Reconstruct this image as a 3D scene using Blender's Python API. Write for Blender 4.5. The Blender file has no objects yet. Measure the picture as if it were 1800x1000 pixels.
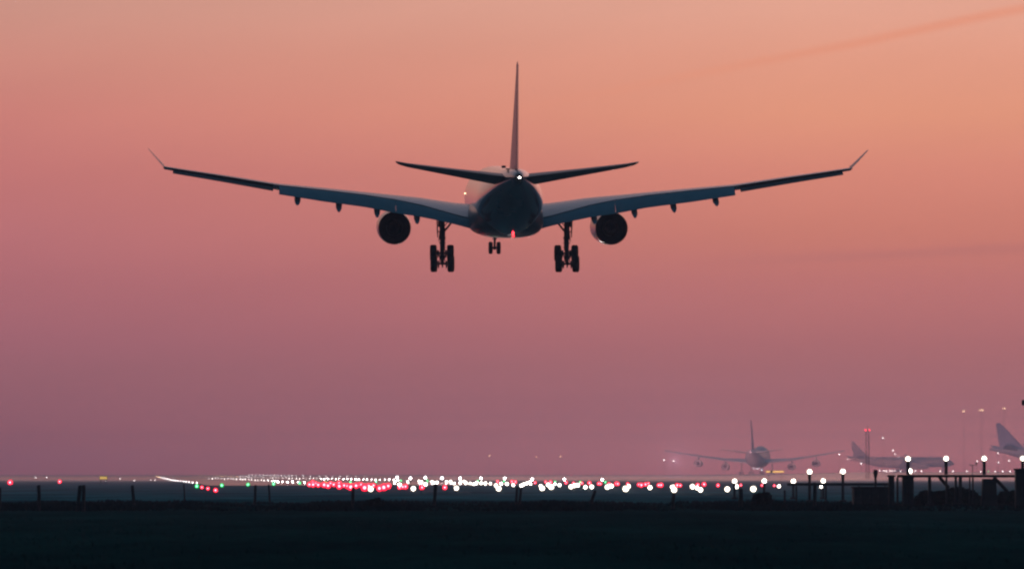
import bpy, math, random
from math import radians as R, sin, cos, tan, pi, sqrt
from mathutils import Vector, Matrix

random.seed(7)
sc = bpy.context.scene
col = sc.collection

# ------------------------------------------------------------------ camera
F = 9330.0                      # focal length in photograph pixels (1800 wide)
HORIZON = 832.0                 # row of the true horizon in the photograph
S = 0.60                        # near distances were first read off for a 2.3 m eye height
CAM_Z = 2.3 * S
cam_d = bpy.data.cameras.new('camera')
cam = bpy.data.objects.new('camera', cam_d)
col.objects.link(cam)
cam_d.sensor_width = 36.0
cam_d.lens = F / 1800.0 * 36.0
cam_d.clip_start = 1.0
cam_d.clip_end = 30000.0
pitch_cam = math.atan((HORIZON - 500.0) / F)
cam.location = (0, 0, CAM_Z)
cam.rotation_euler = (pi / 2 + pitch_cam, 0, 0)
cam_d.dof.use_dof = True
cam_d.dof.focus_distance = 450.0 * S
cam_d.dof.aperture_fstop = 3.2
sc.camera = cam
CAM_R = Matrix.Rotation(pi / 2 + pitch_cam, 3, 'X')


def at(px, py, d):
    """world point seen at photograph pixel (px, py), d metres ahead of the camera along +Y"""
    v = CAM_R @ Vector(((px - 900.0) / F, (500.0 - py) / F, -1.0))
    return Vector((0, 0, CAM_Z)) + v * (d / v.y)


def lin(*c):
    return tuple(((x / 255) / 12.92 if x / 255 <= 0.04045 else ((x / 255 + 0.055) / 1.055) ** 2.4) for x in c)


# ------------------------------------------------------------------ materials
def new_mat(name, base, rough=0.6, metal=0.0, noise=0.0, scale=3.0, bump=0.0, coat=0.0, base2=None, spec=0.5, detail=4):
    m = bpy.data.materials.new(name)
    m.use_nodes = True
    nt = m.node_tree
    b = nt.nodes['Principled BSDF']
    b.inputs['Roughness'].default_value = rough
    b.inputs['Metallic'].default_value = metal
    b.inputs['Coat Weight'].default_value = coat
    b.inputs['Specular IOR Level'].default_value = spec
    tc = nt.nodes.new('ShaderNodeTexCoord')
    nz = nt.nodes.new('ShaderNodeTexNoise')
    nz.inputs['Scale'].default_value = scale
    nz.inputs['Detail'].default_value = detail
    nt.links.new(tc.outputs['Object'], nz.inputs['Vector'])
    rp = nt.nodes.new('ShaderNodeValToRGB')
    rp.color_ramp.elements[0].position = 0.3
    rp.color_ramp.elements[1].position = 0.7
    if base2 is None:
        base2 = tuple(x * (1 + noise) for x in base)
        base = tuple(x * (1 - noise) for x in base)
    rp.color_ramp.elements[0].color = (*base, 1)
    rp.color_ramp.elements[1].color = (*base2, 1)
    nt.links.new(nz.outputs['Fac'], rp.inputs['Fac'])
    nt.links.new(rp.outputs['Color'], b.inputs['Base Color'])
    if bump:
        bp = nt.nodes.new('ShaderNodeBump')
        bp.inputs['Strength'].default_value = 1.0
        bp.inputs['Distance'].default_value = bump
        nt.links.new(nz.outputs['Fac'], bp.inputs['Height'])
        nt.links.new(bp.outputs['Normal'], b.inputs['Normal'])
    return m


def emit_mat(name, color, strength, sample='AUTO'):
    m = bpy.data.materials.new(name)
    m.use_nodes = True
    nt = m.node_tree
    b = nt.nodes['Principled BSDF']
    b.inputs['Base Color'].default_value = (0.1, 0.1, 0.1, 1)
    b.inputs['Emission Color'].default_value = (*color, 1)
    b.inputs['Emission Strength'].default_value = strength
    try:
        m.cycles.emission_sampling = sample
    except Exception:
        pass
    return m


M = {}
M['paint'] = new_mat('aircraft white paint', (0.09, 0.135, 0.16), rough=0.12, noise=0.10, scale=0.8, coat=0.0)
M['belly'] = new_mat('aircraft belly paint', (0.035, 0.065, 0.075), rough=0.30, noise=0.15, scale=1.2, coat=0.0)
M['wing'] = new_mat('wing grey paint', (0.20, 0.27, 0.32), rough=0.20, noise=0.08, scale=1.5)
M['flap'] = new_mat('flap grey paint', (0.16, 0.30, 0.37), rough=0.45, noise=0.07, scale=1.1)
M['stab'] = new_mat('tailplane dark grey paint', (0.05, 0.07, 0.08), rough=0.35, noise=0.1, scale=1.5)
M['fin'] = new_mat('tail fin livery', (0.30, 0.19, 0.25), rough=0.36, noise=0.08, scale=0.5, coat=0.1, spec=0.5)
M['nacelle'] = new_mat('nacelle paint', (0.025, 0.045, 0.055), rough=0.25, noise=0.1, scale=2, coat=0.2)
M['exhaust'] = new_mat('sooty exhaust metal', (0.035, 0.035, 0.04), rough=0.42, metal=0.8, noise=0.3, scale=4)
M['gear'] = new_mat('gear grey metal', (0.03, 0.042, 0.05), rough=0.5, metal=0.3, noise=0.2, scale=6)
M['tyre'] = new_mat('tyre rubber', (0.016, 0.017, 0.018), rough=0.85, noise=0.3, scale=8)
M['hub'] = new_mat('wheel hub metal', (0.07, 0.075, 0.08), rough=0.45, metal=0.5, noise=0.2, scale=8)
M['far_paint'] = new_mat('parked aircraft white paint', (0.72, 0.72, 0.75), rough=0.45, noise=0.05, scale=0.6, coat=0.3)
M['far_fin'] = new_mat('parked aircraft fin paint', (0.55, 0.52, 0.62), rough=0.5, noise=0.08, scale=0.5, coat=0.3)
M['far_grey'] = new_mat('parked aircraft haze-paled grey', (0.30, 0.28, 0.31), rough=0.6, noise=0.1, scale=1.0)  # pale tone for tyres, gear and exhausts, imitating haze
M['wood'] = new_mat('weathered post wood', (0.022, 0.026, 0.026), rough=0.9, noise=0.4, scale=6, bump=0.01)
M['steel'] = new_mat('dark painted steel', (0.018, 0.026, 0.03), rough=0.7, noise=0.25, scale=5, spec=0.2)
M['cab'] = new_mat('dull cabinet paint', (0.016, 0.022, 0.026), rough=0.8, noise=0.3, scale=2, spec=0.1)
M['mast'] = new_mat('mast steel', (0.12, 0.10, 0.11), rough=0.6, noise=0.2, scale=3)
M['hedge'] = new_mat('hedge leaves', (0.012, 0.026, 0.024), rough=0.85, noise=0.5, scale=2.5, spec=0.0)
M['grass_blade'] = new_mat('rough grass', (0.004, 0.030, 0.032), rough=0.9, noise=0.5, scale=0.35, spec=0.0)
M['asphalt'] = new_mat('runway asphalt', (0.05, 0.055, 0.06), rough=0.2, noise=0.25, scale=0.15)
M['concrete'] = new_mat('apron concrete', (0.20, 0.18, 0.19), rough=0.25, noise=0.2, scale=0.05)
M['hills'] = new_mat('far wooded land', (0.06, 0.06, 0.08), rough=0.95, noise=0.4, scale=0.01, spec=0.0)

WHITE = (1.0, 0.93, 0.84)
M['gw'] = emit_mat('warm lamp glass', (1.0, 0.84, 0.66), 1.9, 'NONE')  # colours of the glow shells that imitate a halo round each lamp
M['gr'] = emit_mat('red lamp glass', (1.0, 0.010, 0.040), 2.8, 'NONE')
M['gg'] = emit_mat('green lamp glass', (0.01, 1.0, 0.20), 0.8, 'NONE')
M['lredm'] = emit_mat('mast red lamp glow', (1.0, 0.03, 0.06), 9, 'NONE')
M['lw_near'] = emit_mat('approach lamp glow', WHITE, 26, 'NONE')
M['lw_mid'] = emit_mat('low approach lamp glow', WHITE, 24, 'NONE')
M['lw_far'] = emit_mat('runway lamp glow', (1.0, 0.95, 0.95), 34, 'NONE')
M['lw_dot'] = emit_mat('far pinprick lamp glow', (1.0, 0.93, 0.92), 7, 'NONE')
M['lamber'] = emit_mat('far amber lamp glow', (1.0, 0.66, 0.36), 7, 'NONE')
M['lred'] = emit_mat('red lamp glow', (1.0, 0.16, 0.20), 9, 'NONE')
M['lgreen'] = emit_mat('green lamp glow', (0.25, 1.0, 0.5), 5, 'NONE')
M['lblue'] = emit_mat('pale blue lamp glow', (0.7, 0.9, 1.0), 8, 'NONE')
M['nav'] = emit_mat('tail lamp glow', (1.0, 0.92, 0.85), 40)
M['beacon'] = emit_mat('red beacon glow', (1.0, 0.02, 0.03), 9)
M['signy'] = emit_mat('yellow sign face', (1.0, 0.62, 0.16), 0.75, 'NONE')
M['signa'] = emit_mat('amber sign face', (1.0, 0.55, 0.16), 1.6, 'NONE')


# ------------------------------------------------------------------ mesh building
class MB:
    def __init__(s):
        s.v, s.f, s.mi, s.m = [], [], [], []

    def mat(s, m):
        if m not in s.m:
            s.m.append(m)
        return s.m.index(m)

    def add(s, vs, fs, m):
        o = len(s.v)
        s.v += [tuple(v) for v in vs]
        k = s.mat(m)
        for f in fs:
            s.f.append(tuple(i + o for i in f))
            s.mi.append(k)

    def loft(s, rings, m, cap0=True, cap1=True, closed=True):
        n = len(rings[0])
        vs = [p for r in rings for p in r]
        fs = []
        for i in range(len(rings) - 1):
            for j in range(n if closed else n - 1):
                a, b = i * n + j, i * n + (j + 1) % n
                fs.append((a, b, b + n, a + n))
        if cap0:
            fs.append(tuple(reversed(range(n))))
        if cap1:
            fs.append(tuple(range((len(rings) - 1) * n, len(rings) * n)))
        s.add(vs, fs, m)

    def box(s, c, size, m, rot=None, bev=0.0):
        hx, hy, hz = [q / 2 for q in size]
        b = min(bev, hx * .9, hy * .9, hz * .9)
        c = Vector(c)
        if b <= 0:
            vs = [Vector((x, y, z)) for z in (-hz, hz) for y in (-hy, hy) for x in (-hx, hx)]
            fs = [(0, 2, 3, 1), (4, 5, 7, 6), (0, 1, 5, 4), (2, 6, 7, 3), (0, 4, 6, 2), (1, 3, 7, 5)]
        else:
            def ring(ix, iy, z):
                return [Vector(p) for p in ((-ix + b, -iy, z), (ix - b, -iy, z), (ix, -iy + b, z), (ix, iy - b, z),
                                            (ix - b, iy, z), (-ix + b, iy, z), (-ix, iy - b, z), (-ix, -iy + b, z))]
            rs = [ring(hx - b * .7, hy - b * .7, -hz), ring(hx, hy, -hz + b), ring(hx, hy, hz - b), ring(hx - b * .7, hy - b * .7, hz)]
            vs = [p for r in rs for p in r]
            fs = [(i * 8 + j, i * 8 + (j + 1) % 8, i * 8 + 8 + (j + 1) % 8, i * 8 + 8 + j) for i in range(3) for j in range(8)]
            fs += [tuple(reversed(range(8))), tuple(range(24, 32))]
        if rot is not None:
            vs = [rot @ v for v in vs]
        s.add([v + c for v in vs], fs, m)

    def tube(s, p0, p1, r0, m, r1=None, n=10):
        p0, p1 = Vector(p0), Vector(p1)
        r1 = r0 if r1 is None else r1
        d = (p1 - p0).normalized()
        u = d.orthogonal().normalized()
        w = d.cross(u)
        rings = [[p + (u * cos(2 * pi * k / n) + w * sin(2 * pi * k / n)) * r for k in range(n)] for p, r in ((p0, r0), (p1, r1))]
        s.loft(rings, m)

    def revolve(s, prof, m, axis='Y', c=(0, 0, 0), n=32, cap0=False, cap1=False):
        c = Vector(c)
        rings = []
        for a, r in prof:
            ring = []
            for k in range(n):
                t = 2 * pi * k / n
                if axis == 'Y':
                    ring.append(c + Vector((r * cos(t), a, r * sin(t))))
                elif axis == 'X':
                    ring.append(c + Vector((a, r * cos(t), r * sin(t))))
                else:
                    ring.append(c + Vector((r * cos(t), r * sin(t), a)))
            rings.append(ring)
        s.loft(rings, m, cap0, cap1)

    def ball(s, c, r, m, n=10, k=6, sz=1.0):
        prof = [(-r * cos(pi * i / k) * sz, max(r * sin(pi * i / k), r * 0.02)) for i in range(k + 1)]
        s.revolve(prof, m, 'Z', c, n, True, True)

    def build(s, name, parent=None, smooth=False, angle=40):
        me = bpy.data.meshes.new(name)
        me.from_pydata(s.v, [], s.f)
        for m in s.m:
            me.materials.append(m)
        for p, k in zip(me.polygons, s.mi):
            p.material_index = k
        me.update()
        if smooth:
            me.shade_smooth() if hasattr(me, 'shade_smooth') else None
            try:
                me.set_sharp_from_angle(angle=R(angle))
            except Exception:
                pass
        o = bpy.data.objects.new(name, me)
        col.objects.link(o)
        if parent is not None:
            o.parent = parent
        return o


def tag(o, label=None, cat=None, group=None, kind=None):
    if label:
        o['label'] = label
    if cat:
        o['category'] = cat
    if group:
        o['group'] = group
    if kind:
        o['kind'] = kind
    return o


def empty(name, loc=(0, 0, 0), rot=(0, 0, 0)):
    o = bpy.data.objects.new(name, None)
    o.empty_display_size = 0.5
    col.objects.link(o)
    o.location = loc
    o.rotation_euler = rot
    return o


def copy_tree(o, parent=None):
    if o.type == 'LIGHT':
        return None
    c = o.copy()
    col.objects.link(c)
    c.parent = parent
    for ch in list(KIDS.get(o.name, [])) or [x for x in bpy.data.objects if x.parent == o]:
        copy_tree(ch, c)
    return c


KIDS = {}


def smoothstep(a, b, x):
    t = max(0.0, min(1.0, (x - a) / (b - a)))
    return t * t * (3 - 2 * t)


def interp(tab, x):
    if x <= tab[0][0]:
        return tab[0][1]
    for (a, b), (c, d) in zip(tab, tab[1:]):
        if x <= c:
            return b + (d - b) * (x - a) / (c - a)
    return tab[-1][1]


# ------------------------------------------------------------------ aircraft helpers
def airfoil(n=11, tc=0.12, camber=0.02, te=0.004):
    """closed ring of (u, w): u 0 = leading edge, 1 = trailing edge"""
    def yt(u):
        return 5 * tc * (0.2969 * sqrt(u) - 0.126 * u - 0.3516 * u * u + 0.2843 * u ** 3 - 0.1036 * u ** 4)

    def yc(u):
        return camber * 4 * u * (1 - u) * (0.6 + 0.8 * u)
    us = [0.5 * (1 - cos(pi * i / n)) for i in range(n + 1)]
    up = [(u, yc(u) + yt(u) + te * u) for u in reversed(us)]
    lo = [(u, yc(u) - yt(u) - te * u) for u in us[1:]]
    return up + lo


def wing_ring(x, yle, yte, zte, inc, tc, camber=0.02, side=1, te=0.004):
    """section at span x: trailing edge at (yte, zte), leading edge forward and up by inc degrees"""
    c = yle - yte
    a = R(inc)
    out = []
    for u, w in airfoil(tc=tc, camber=camber, te=te):
        f, h = (1 - u) * c, w * c
        out.append((side * x, yte + f * cos(a) - h * sin(a), zte + f * sin(a) + h * cos(a)))
    return out


def ellipse_ring(y, zc, rw, rh, n=44, e=2.0):
    out = []
    for k in range(n):
        t = 2 * pi * k / n
        cx, sz = cos(t), sin(t)
        out.append((rw * math.copysign(abs(cx) ** (2 / e), cx), y, zc + rh * math.copysign(abs(sz) ** (2 / e), sz)))
    return out


def dense(sections, k=4):
    """catmull-rom through the section tuples"""
    out = []
    n = len(sections)
    for i in range(n - 1):
        p0, p1, p2, p3 = sections[max(i - 1, 0)], sections[i], sections[i + 1], sections[min(i + 2, n - 1)]
        for j in range(k):
            t = j / k
            out.append(tuple(0.5 * (2 * b + (c - a) * t + (2 * a - 5 * b + 4 * c - d) * t * t + (3 * b - a - 3 * c + d) * t ** 3)
                             for a, b, c, d in zip(p0, p1, p2, p3)))
    out.append(sections[-1])
    return out


# ------------------------------------------------------------------ the landing airliner
D0 = 454.0                                   # distance to its main landing gear
PITCH = R(3.6)
ZC = (HORIZON - 352.0) / F * D0              # height of the fuselage axis above the camera


def zl(py, y):
    """local height of a point at photograph row py and local station y"""
    return (HORIZON - py) / F * (D0 + y) - ZC - y * sin(PITCH)


def make_gear_main(root, side):
    g = MB()
    x = side * 5.34
    m = M['gear']
    # oleo strut, collars, torque links
    g.tube((x, 0.10, -1.2), (x, 0.05, -3.25), 0.235, m, n=14)
    g.tube((x, 0.05, -3.25), (x, 0.0, -4.95), 0.19, m, n=14)
    g.tube((x, 0.05, -3.15), (x, 0.05, -3.36), 0.30, m, n=14)
    g.tube((x, 0.02, -3.62), (x, 0.02, -3.72), 0.26, m, n=12)
    g.tube((x, 0.0, -4.72), (x, 0.0, -5.08), 0.25, m, n=12)
    g.tube((x, -0.18, -3.35), (x, -0.55, -3.95), 0.07, m)
    g.tube((x, -0.55, -3.95), (x, -0.16, -4.65), 0.07, m)
    g.tube((x + side * 0.16, -0.1, -2.2), (x + side * 0.30, -0.1, -3.55), 0.035, m)
    g.tube((x - side * 0.24, -0.15, -2.4), (x - side * 0.2, -0.15, -4.3), 0.03, m)
    for k in range(5):
        g.tube((x - side * 0.17, -0.05, -3.42 - k * 0.2), (x - side * (0.27 + 0.04 * (k % 2)), -0.05, -3.47 - k * 0.2), 0.035, m)
    # side stay
    g.tube((x - side * 0.12, 0.0, -2.75), (x - side * 1.25, 0.05, -1.35), 0.085, m)
    g.tube((x - side * 0.10, -0.2, -2.35), (x - side * 0.75, -0.2, -1.5), 0.035, m)
    # bogie beam and axles
    fy, fz, ry, rz = 0.97, -4.56, -0.97, -5.42
    g.tube((x, fy, fz), (x, ry, rz), 0.15, m, n=12)
    for yy, zz in ((fy, fz), (ry, rz)):
        g.tube((x - 0.72, yy, zz), (x + 0.72, yy, zz), 0.095, m)
        for q in (-0.34, 0.34):
            g.tube((x + q - 0.07, yy, zz), (x + q + 0.07, yy, zz), 0.27, m, n=14)
            g.box((x + q, yy - 0.05, zz - 0.28), (0.09, 0.14, 0.22), m)
        g.box((x, yy, zz - 0.2), (0.12, 0.2, 0.24), m)
    for q in (-0.28, 0.28):
        g.tube((x + q, fy, fz + 0.2), (x + q * 0.7, ry, rz + 0.16), 0.035, m)
    gear = g.build('main_landing_gear', root, smooth=True)
    # wheels
    for yy, zz in ((fy, fz), (ry, rz)):
        for q in (-0.73, 0.73):
            w = MB()
            w.revolve([(-0.29, 0.42), (-0.29, 0.58), (-0.25, 0.67), (-0.16, 0.715), (0.16, 0.715), (0.25, 0.67), (0.29, 0.58), (0.29, 0.42)], M['tyre'], 'X', n=32)
            w.revolve([(-0.20, 0.02), (-0.21, 0.2), (-0.17, 0.30), (-0.25, 0.42)], M['hub'], 'X', n=20)
            w.revolve([(0.25, 0.42), (0.17, 0.30), (0.21, 0.2), (0.20, 0.02)], M['hub'], 'X', n=20)
            o = w.build('wheel', gear, smooth=True)
            o.location = (x + q, yy, zz)
    d = MB()
    d.add([(x + side * 0.44, 0.9, -1.2), (x + side * 0.44, -0.75, -1.2), (x + side * 0.36, -0.75, -2.75), (x + side * 0.36, -0.25, -3.2), (x + side * 0.38, 0.9, -2.8),
           (x + side * 0.50, 0.9, -1.2), (x + side * 0.50, -0.75, -1.2), (x + side * 0.42, -0.75, -2.75), (x + side * 0.42, -0.25, -3.2), (x + side * 0.44, 0.9, -2.8)],
          [(0, 1, 2, 3, 4), (9, 8, 7, 6, 5), (0, 5, 6, 1), (1, 6, 7, 2), (2, 7, 8, 3), (3, 8, 9, 4), (4, 9, 5, 0)], M['gear'])
    d.box((x + side * 0.29, 0.0, -1.75), (0.14, 0.5, 1.1), M['gear'], bev=0.03)
    d.box((x + side * 0.29, 0.0, -2.7), (0.16, 0.1, 0.08), M['gear'])
    d.build('gear_door', gear)
    return gear


def make_nose_gear(root):
    g = MB()
    m = M['gear']
    y = 25.4
    g.tube((0, y, -2.3), (0, y, -3.75), 0.15, m, n=12)
    g.tube((0, y, -3.75), (0, y, -4.7), 0.10, m, n=12)
    g.tube((0, y, -3.7), (0, y, -3.85), 0.2, m, n=12)
    g.tube((0, y + 0.15, -3.0), (0, y + 1.6, -2.5), 0.07, m)
    g.tube((-0.36, y, -4.6), (0.36, y, -4.6), 0.08, m)
    g.tube((-0.12, y, -4.6), (0.12, y, -4.6), 0.17, m)
    g.box((0, y - 0.12, -3.95), (0.2, 0.12, 0.5), m, bev=0.02)
    for s in (-1, 1):
        g.box((s * 0.2, y - 0.1, -3.35), (0.16, 0.1, 0.16), m, bev=0.03)
    gear = g.build('nose_landing_gear', root, smooth=True)
    for q in (-0.36, 0.36):
        w = MB()
        w.revolve([(-0.185, 0.3), (-0.185, 0.44), (-0.145, 0.53), (-0.08, 0.555), (0.08, 0.555), (0.145, 0.53), (0.185, 0.44), (0.185, 0.3)], M['tyre'], 'X', n=28)
        w.revolve([(-0.13, 0.02), (-0.12, 0.2), (-0.16, 0.3)], M['hub'], 'X', n=16)
        w.revolve([(0.16, 0.3), (0.12, 0.2), (0.13, 0.02)], M['hub'], 'X', n=16)
        o = w.build('wheel', gear, smooth=True)
        o.location = (q, y, -4.6)
    for s in (-1, 1):
        d = MB()
        d.box((s * 0.62, y + 0.2, -2.95), (0.05, 1.7, 0.75), m, bev=0.02)
        d.build('gear_door', gear)
    return gear


def make_engine(root, cx, cy, cz, mat, sc_=1.0, wing_z=None, ex=None):
    e = MB()
    pr = [(9.0, 1.20), (9.25, 1.28), (9.2, 1.36), (8.6, 1.45), (7.2, 1.49), (5.0, 1.50), (3.0, 1.49), (1.2, 1.46), (0.0, 1.40),
          (0.0, 1.36), (0.8, 1.30), (2.2, 1.22)]
    e.revolve([(a * sc_, r * sc_) for a, r in pr], mat, 'Y', (cx, cy, cz), 48)
    e.revolve([(8.9 * sc_, 0.02), (8.2 * sc_, 0.35 * sc_), (8.0 * sc_, 1.25 * sc_)], M['exhaust'], 'Y', (cx, cy, cz), 32)
    eng = e.build('engine', root, smooth=True)
    n = MB()
    n.revolve([(2.2 * sc_, 1.22 * sc_), (2.25 * sc_, 0.72 * sc_), (1.1 * sc_, 0.68 * sc_), (0.7 * sc_, 0.64 * sc_), (0.72 * sc_, 0.6 * sc_), (1.6 * sc_, 0.5 * sc_)],
              M['exhaust'], 'Y', (cx, cy, cz), 36)
    n.build('nozzle', eng, smooth=True)
    p = MB()
    p.revolve([(1.7 * sc_, 0.5 * sc_), (0.9 * sc_, 0.42 * sc_), (0.1 * sc_, 0.2 * sc_), (-0.35 * sc_, 0.03)], M['exhaust'], 'Y', (cx, cy, cz), 28, False, True)
    p.build('exhaust_cone', eng, smooth=True)
    # pylon
    y = MB()
    zt = cz + 2.1 if wing_z is None else wing_z
    prof = [(cy + 8.0 * sc_, 0.02, 1.46), (cy + 6.0 * sc_, 0.22, 1.46), (cy + 2.5 * sc_, 0.24, 1.30), (cy + 0.4 * sc_, 0.2, 1.3), (cy - 0.4 * sc_, 0.1, 1.5)]
    rings = []
    for yy, w, lo in prof:
        zlo = cz + lo * sc_
        rings.append([(cx - w, yy, zlo), (cx + w, yy, zlo), (cx + w * .7, yy, zt), (cx - w * .7, yy, zt)])
    y.loft(rings, mat)
    y.build('pylon', eng, smooth=True, angle=30)
    return eng


TE_Y = [(0, -1.7), (9.4, -1.9), (28.9, -9.6)]
LE_Y = [(0, 11.4), (2.8, 9.6), (9.4, 5.2), (28.9, -7.1)]
# photograph row of the upper trailing edge against the half span
TE_TOP = [(2.6, 386), (3.4, 383), (5.15, 373), (7.1, 361.5), (9.1, 352.5), (12.0, 343.5), (15.5, 335), (19.3, 326.5), (24, 310.5), (28.2, 297.0), (28.9, 294.5)]
TE_BOT = [(3.0, 402), (3.4, 399.5), (5.15, 390.5), (7.4, 381), (9.4, 375), (12.0, 364.5), (15.5, 355), (19.3, 342.5)]


def zte(s):
    y = interp(TE_Y, s)
    return zl(interp(TE_TOP, s), y)


def make_airliner(name):
    root = empty(name)
    # fuselage
    f = MB()
    secs = [(32.1, -0.95, 0.04, 0.04), (31.6, -0.9, 0.62, 0.58), (30.6, -0.75, 1.22, 1.2), (29, -0.48, 1.9, 1.9), (27, -0.2, 2.42, 2.48), (24.5, -0.03, 2.74, 2.77), (22, 0, 2.82, 2.82),
            (14, 0, 2.82, 2.82), (4, 0, 2.82, 2.82), (-5, 0, 2.82, 2.82), (-10.5, 0.02, 2.80, 2.80), (-14.5, 0.25, 2.66, 2.58), (-18.5, 0.68, 2.32, 2.16), (-22.5, 1.2, 1.84, 1.66),
            (-26, 1.66, 1.30, 1.18), (-28.8, 1.95, 0.84, 0.84), (-30.8, 2.1, 0.50, 0.52), (-31.5, 2.14, 0.32, 0.34)]
    secs = dense(secs, 3)
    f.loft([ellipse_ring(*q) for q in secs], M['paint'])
    fus = f.build('fuselage', root, smooth=True, angle=60)
    a = MB()
    a.revolve([(-31.45, 0.30), (-31.9, 0.24), (-31.92, 0.18), (-31.5, 0.16)], M['exhaust'], 'Y', (0, 0, 2.15), 20, False, True)
    a.build('auxiliary_exhaust', fus, smooth=True)
    # belly fairing
    b = MB()
    fs_ = [(15, -1.2, 1.0, 1.0), (13, -1.3, 2.3, 1.45), (10, -1.45, 2.95, 1.6), (5, -1.5, 3.12, 1.66), (-3, -1.5, 3.12, 1.66), (-7, -1.48, 3.02, 1.6), (-10, -1.36, 2.72, 1.44), (-13, -1.2, 2.0, 1.2), (-15.5, -0.9, 0.8, 0.8)]
    b.loft([ellipse_ring(*q, 44, 2.9) for q in dense(fs_, 4)], M['belly'])
    b.build('belly_fairing', root, smooth=True, angle=60)
    for side in (-1, 1):
        # wing box
        st = [0.0, 2.8, 4.0, 5.2, 6.2, 7.1, 8.2, 9.4, 12.0, 15.5, 19.3, 24.0, 27.0, 28.9]
        incs = [(0, 2.6), (2.8, 2.4), (6.0, 0.8), (9.4, -1.2), (12, -2.6), (19, -3.4), (28.9, -3.2)]
        tcs = [(0, 0.145), (2.8, 0.14), (9.4, 0.118), (28.9, 0.10)]
        rings = []
        for s in st:
            rings.append(wing_ring(s, interp(LE_Y, s), interp(TE_Y, s), zte(s), interp(incs, s), interp(tcs, s), 0.004, side, 0.006))
        w = MB()
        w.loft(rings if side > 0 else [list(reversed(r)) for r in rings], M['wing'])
        wing = w.build('wing', root, smooth=True, angle=50)
        # winglet
        q = MB()
        wl = [(28.88, -7.15, -9.5, zte(28.9) + 0.03, 0.10), (29.35, -7.9, -9.75, zte(28.9) + 0.55, 0.08), (30.15, -9.4, -10.35, zl(263.0, -9.8), 0.06)]
        q.loft([wing_ring(x, le, te, z, 0.5, tc, 0.0, side, 0.006) for x, le, te, z, tc in wl], M['fin'])
        q.build('winglet', wing, smooth=True, angle=50)
        # flaps
        for s0, s1, n in ((3.05, 9.34, 8), (9.37, 19.25, 8)):
            rings = []
            for i in range(n + 1):
                s = s0 + (s1 - s0) * i / n
                yt = interp(TE_Y, s)
                ztop = zte(s) - 0.13
                yl = yt
                # trailing edge found from the photographed lower edge
                ybk = yt - 1.35
                zb = zl(interp(TE_BOT, s), ybk)
                a_ = math.atan2(ztop - zb, yl - ybk)
                c = sqrt((yl - ybk) ** 2 + (ztop - zb) ** 2) + 0.16
                ring = []
                for u, h in airfoil(tc=0.13, camber=0.02, te=0.006):
                    fwd, hh = (1 - u) * c, h * c
                    ring.append((side * s, ybk + fwd * cos(a_) - hh * sin(a_), zb + fwd * sin(a_) + hh * cos(a_) ))
                rings.append(ring)
            fl = MB()
            fl.loft(rings, M['flap'])
            fl.build('flap', wing, smooth=True, angle=50)
        # ailerons (drooped)
        al = MB()
        rings = []
        for i in range(7):
            s = 19.75 + (28.1 - 19.75) * i / 6
            yt = interp(TE_Y, s)
            yl = yt + 0.55
            ybk = yt - 0.62
            ztop = zte(s) - 0.13
            zb = zte(s) - 0.56 + 0.14 * i / 6
            c = sqrt((yl - ybk) ** 2 + (ztop - zb) ** 2)
            a_ = math.atan2(ztop - zb, yl - ybk)
            rings.append([(side * s, ybk + (1 - u) * c * cos(a_) - h * c * sin(a_), zb + (1 - u) * c * sin(a_) + h * c * cos(a_)) for u, h in airfoil(tc=0.16, camber=0.02, te=0.006)])
        al.loft(rings, M['stab'])
        al.build('aileron', wing, smooth=True, angle=50)
        # flap track fairings: drooped canoes
        for s, yb in ((7.55, 395.5), (10.95, 384.5), (14.2, 375.0), (17.7, 363.0)):
            yt = interp(TE_Y, s)
            ztop = zte(s)
            ylow = yt - 2.0
            zlow = zl(yb, ylow)
            cn = MB()
            sec = []
            for t in [0, .12, .25, .4, .55, .7, .82, .92, 1.0]:
                yy = yt + 2.9 + (ylow - yt - 2.9) * t
                zt_ = ztop - 0.30 if t < .4 else ztop - 0.30 + (zlow + 0.10 - ztop + 0.30) * ((t - .4) / .6) ** 0.85
                dep = 0.62 * (sin(pi * min(1, t * 1.1 + .06)) ** 0.6 if t < 0.86 else 0.30 * (1.03 - t) / .14) + 0.03
                wd = 0.27 * (min(1, 0.15 + t * 3) if t < .4 else max(0.02, 1 - ((t - .4) / .6) ** 6))
                ring = []
                for k in range(14):
                    an = 2 * pi * k / 14
                    ring.append((side * s + wd * cos(an), yy, zt_ - dep * 0.35 + dep * 0.65 * sin(an) * (1 if sin(an) < 0 else 0.6)))
                sec.append(ring)
            cn.loft(sec, M['flap'])
            cn.build('flap_track_fairing', wing, smooth=True, angle=60)
        make_engine(root, side * 9.37, 3.4, -2.45, M['nacelle'], 1.0, zte(9.4) - 0.40)
        # tailplane
        t = MB()
        hs = [(0.3, -20.6, -27.4, 2.14), (1.2, -21.2, -27.5, 2.20), (5.0, -23.7, -28.2, 2.70), (8.8, -26.2, -28.9, 3.22), (9.5, -26.9, -29.0, 3.36), (9.75, -28.2, -29.0, 3.42)]
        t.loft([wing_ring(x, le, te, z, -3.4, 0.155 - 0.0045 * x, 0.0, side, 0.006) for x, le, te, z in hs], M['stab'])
        stb = t.build('tailplane', root, smooth=True, angle=50)
        el = MB()
        er = []
        for x, yt_, z in ((1.45, -27.56, 2.12), (5.0, -28.22, 2.63), (8.7, -28.92, 3.2)):
            c = 1.25 - 0.06 * x
            er.append([(side * x, yt_ - 0.18 + (1 - u) * c * cos(R(-4)) - h * c * sin(R(-4)), z + 0.02 + (1 - u) * c * sin(R(-4)) + h * c * cos(R(-4))) for u, h in airfoil(tc=0.14, camber=0.0, te=0.008)])
        el.loft(er, M['stab'])
        el.build('elevator', stb, smooth=True, angle=50)
        make_gear_main(root, side)
    make_nose_gear(root)
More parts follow.
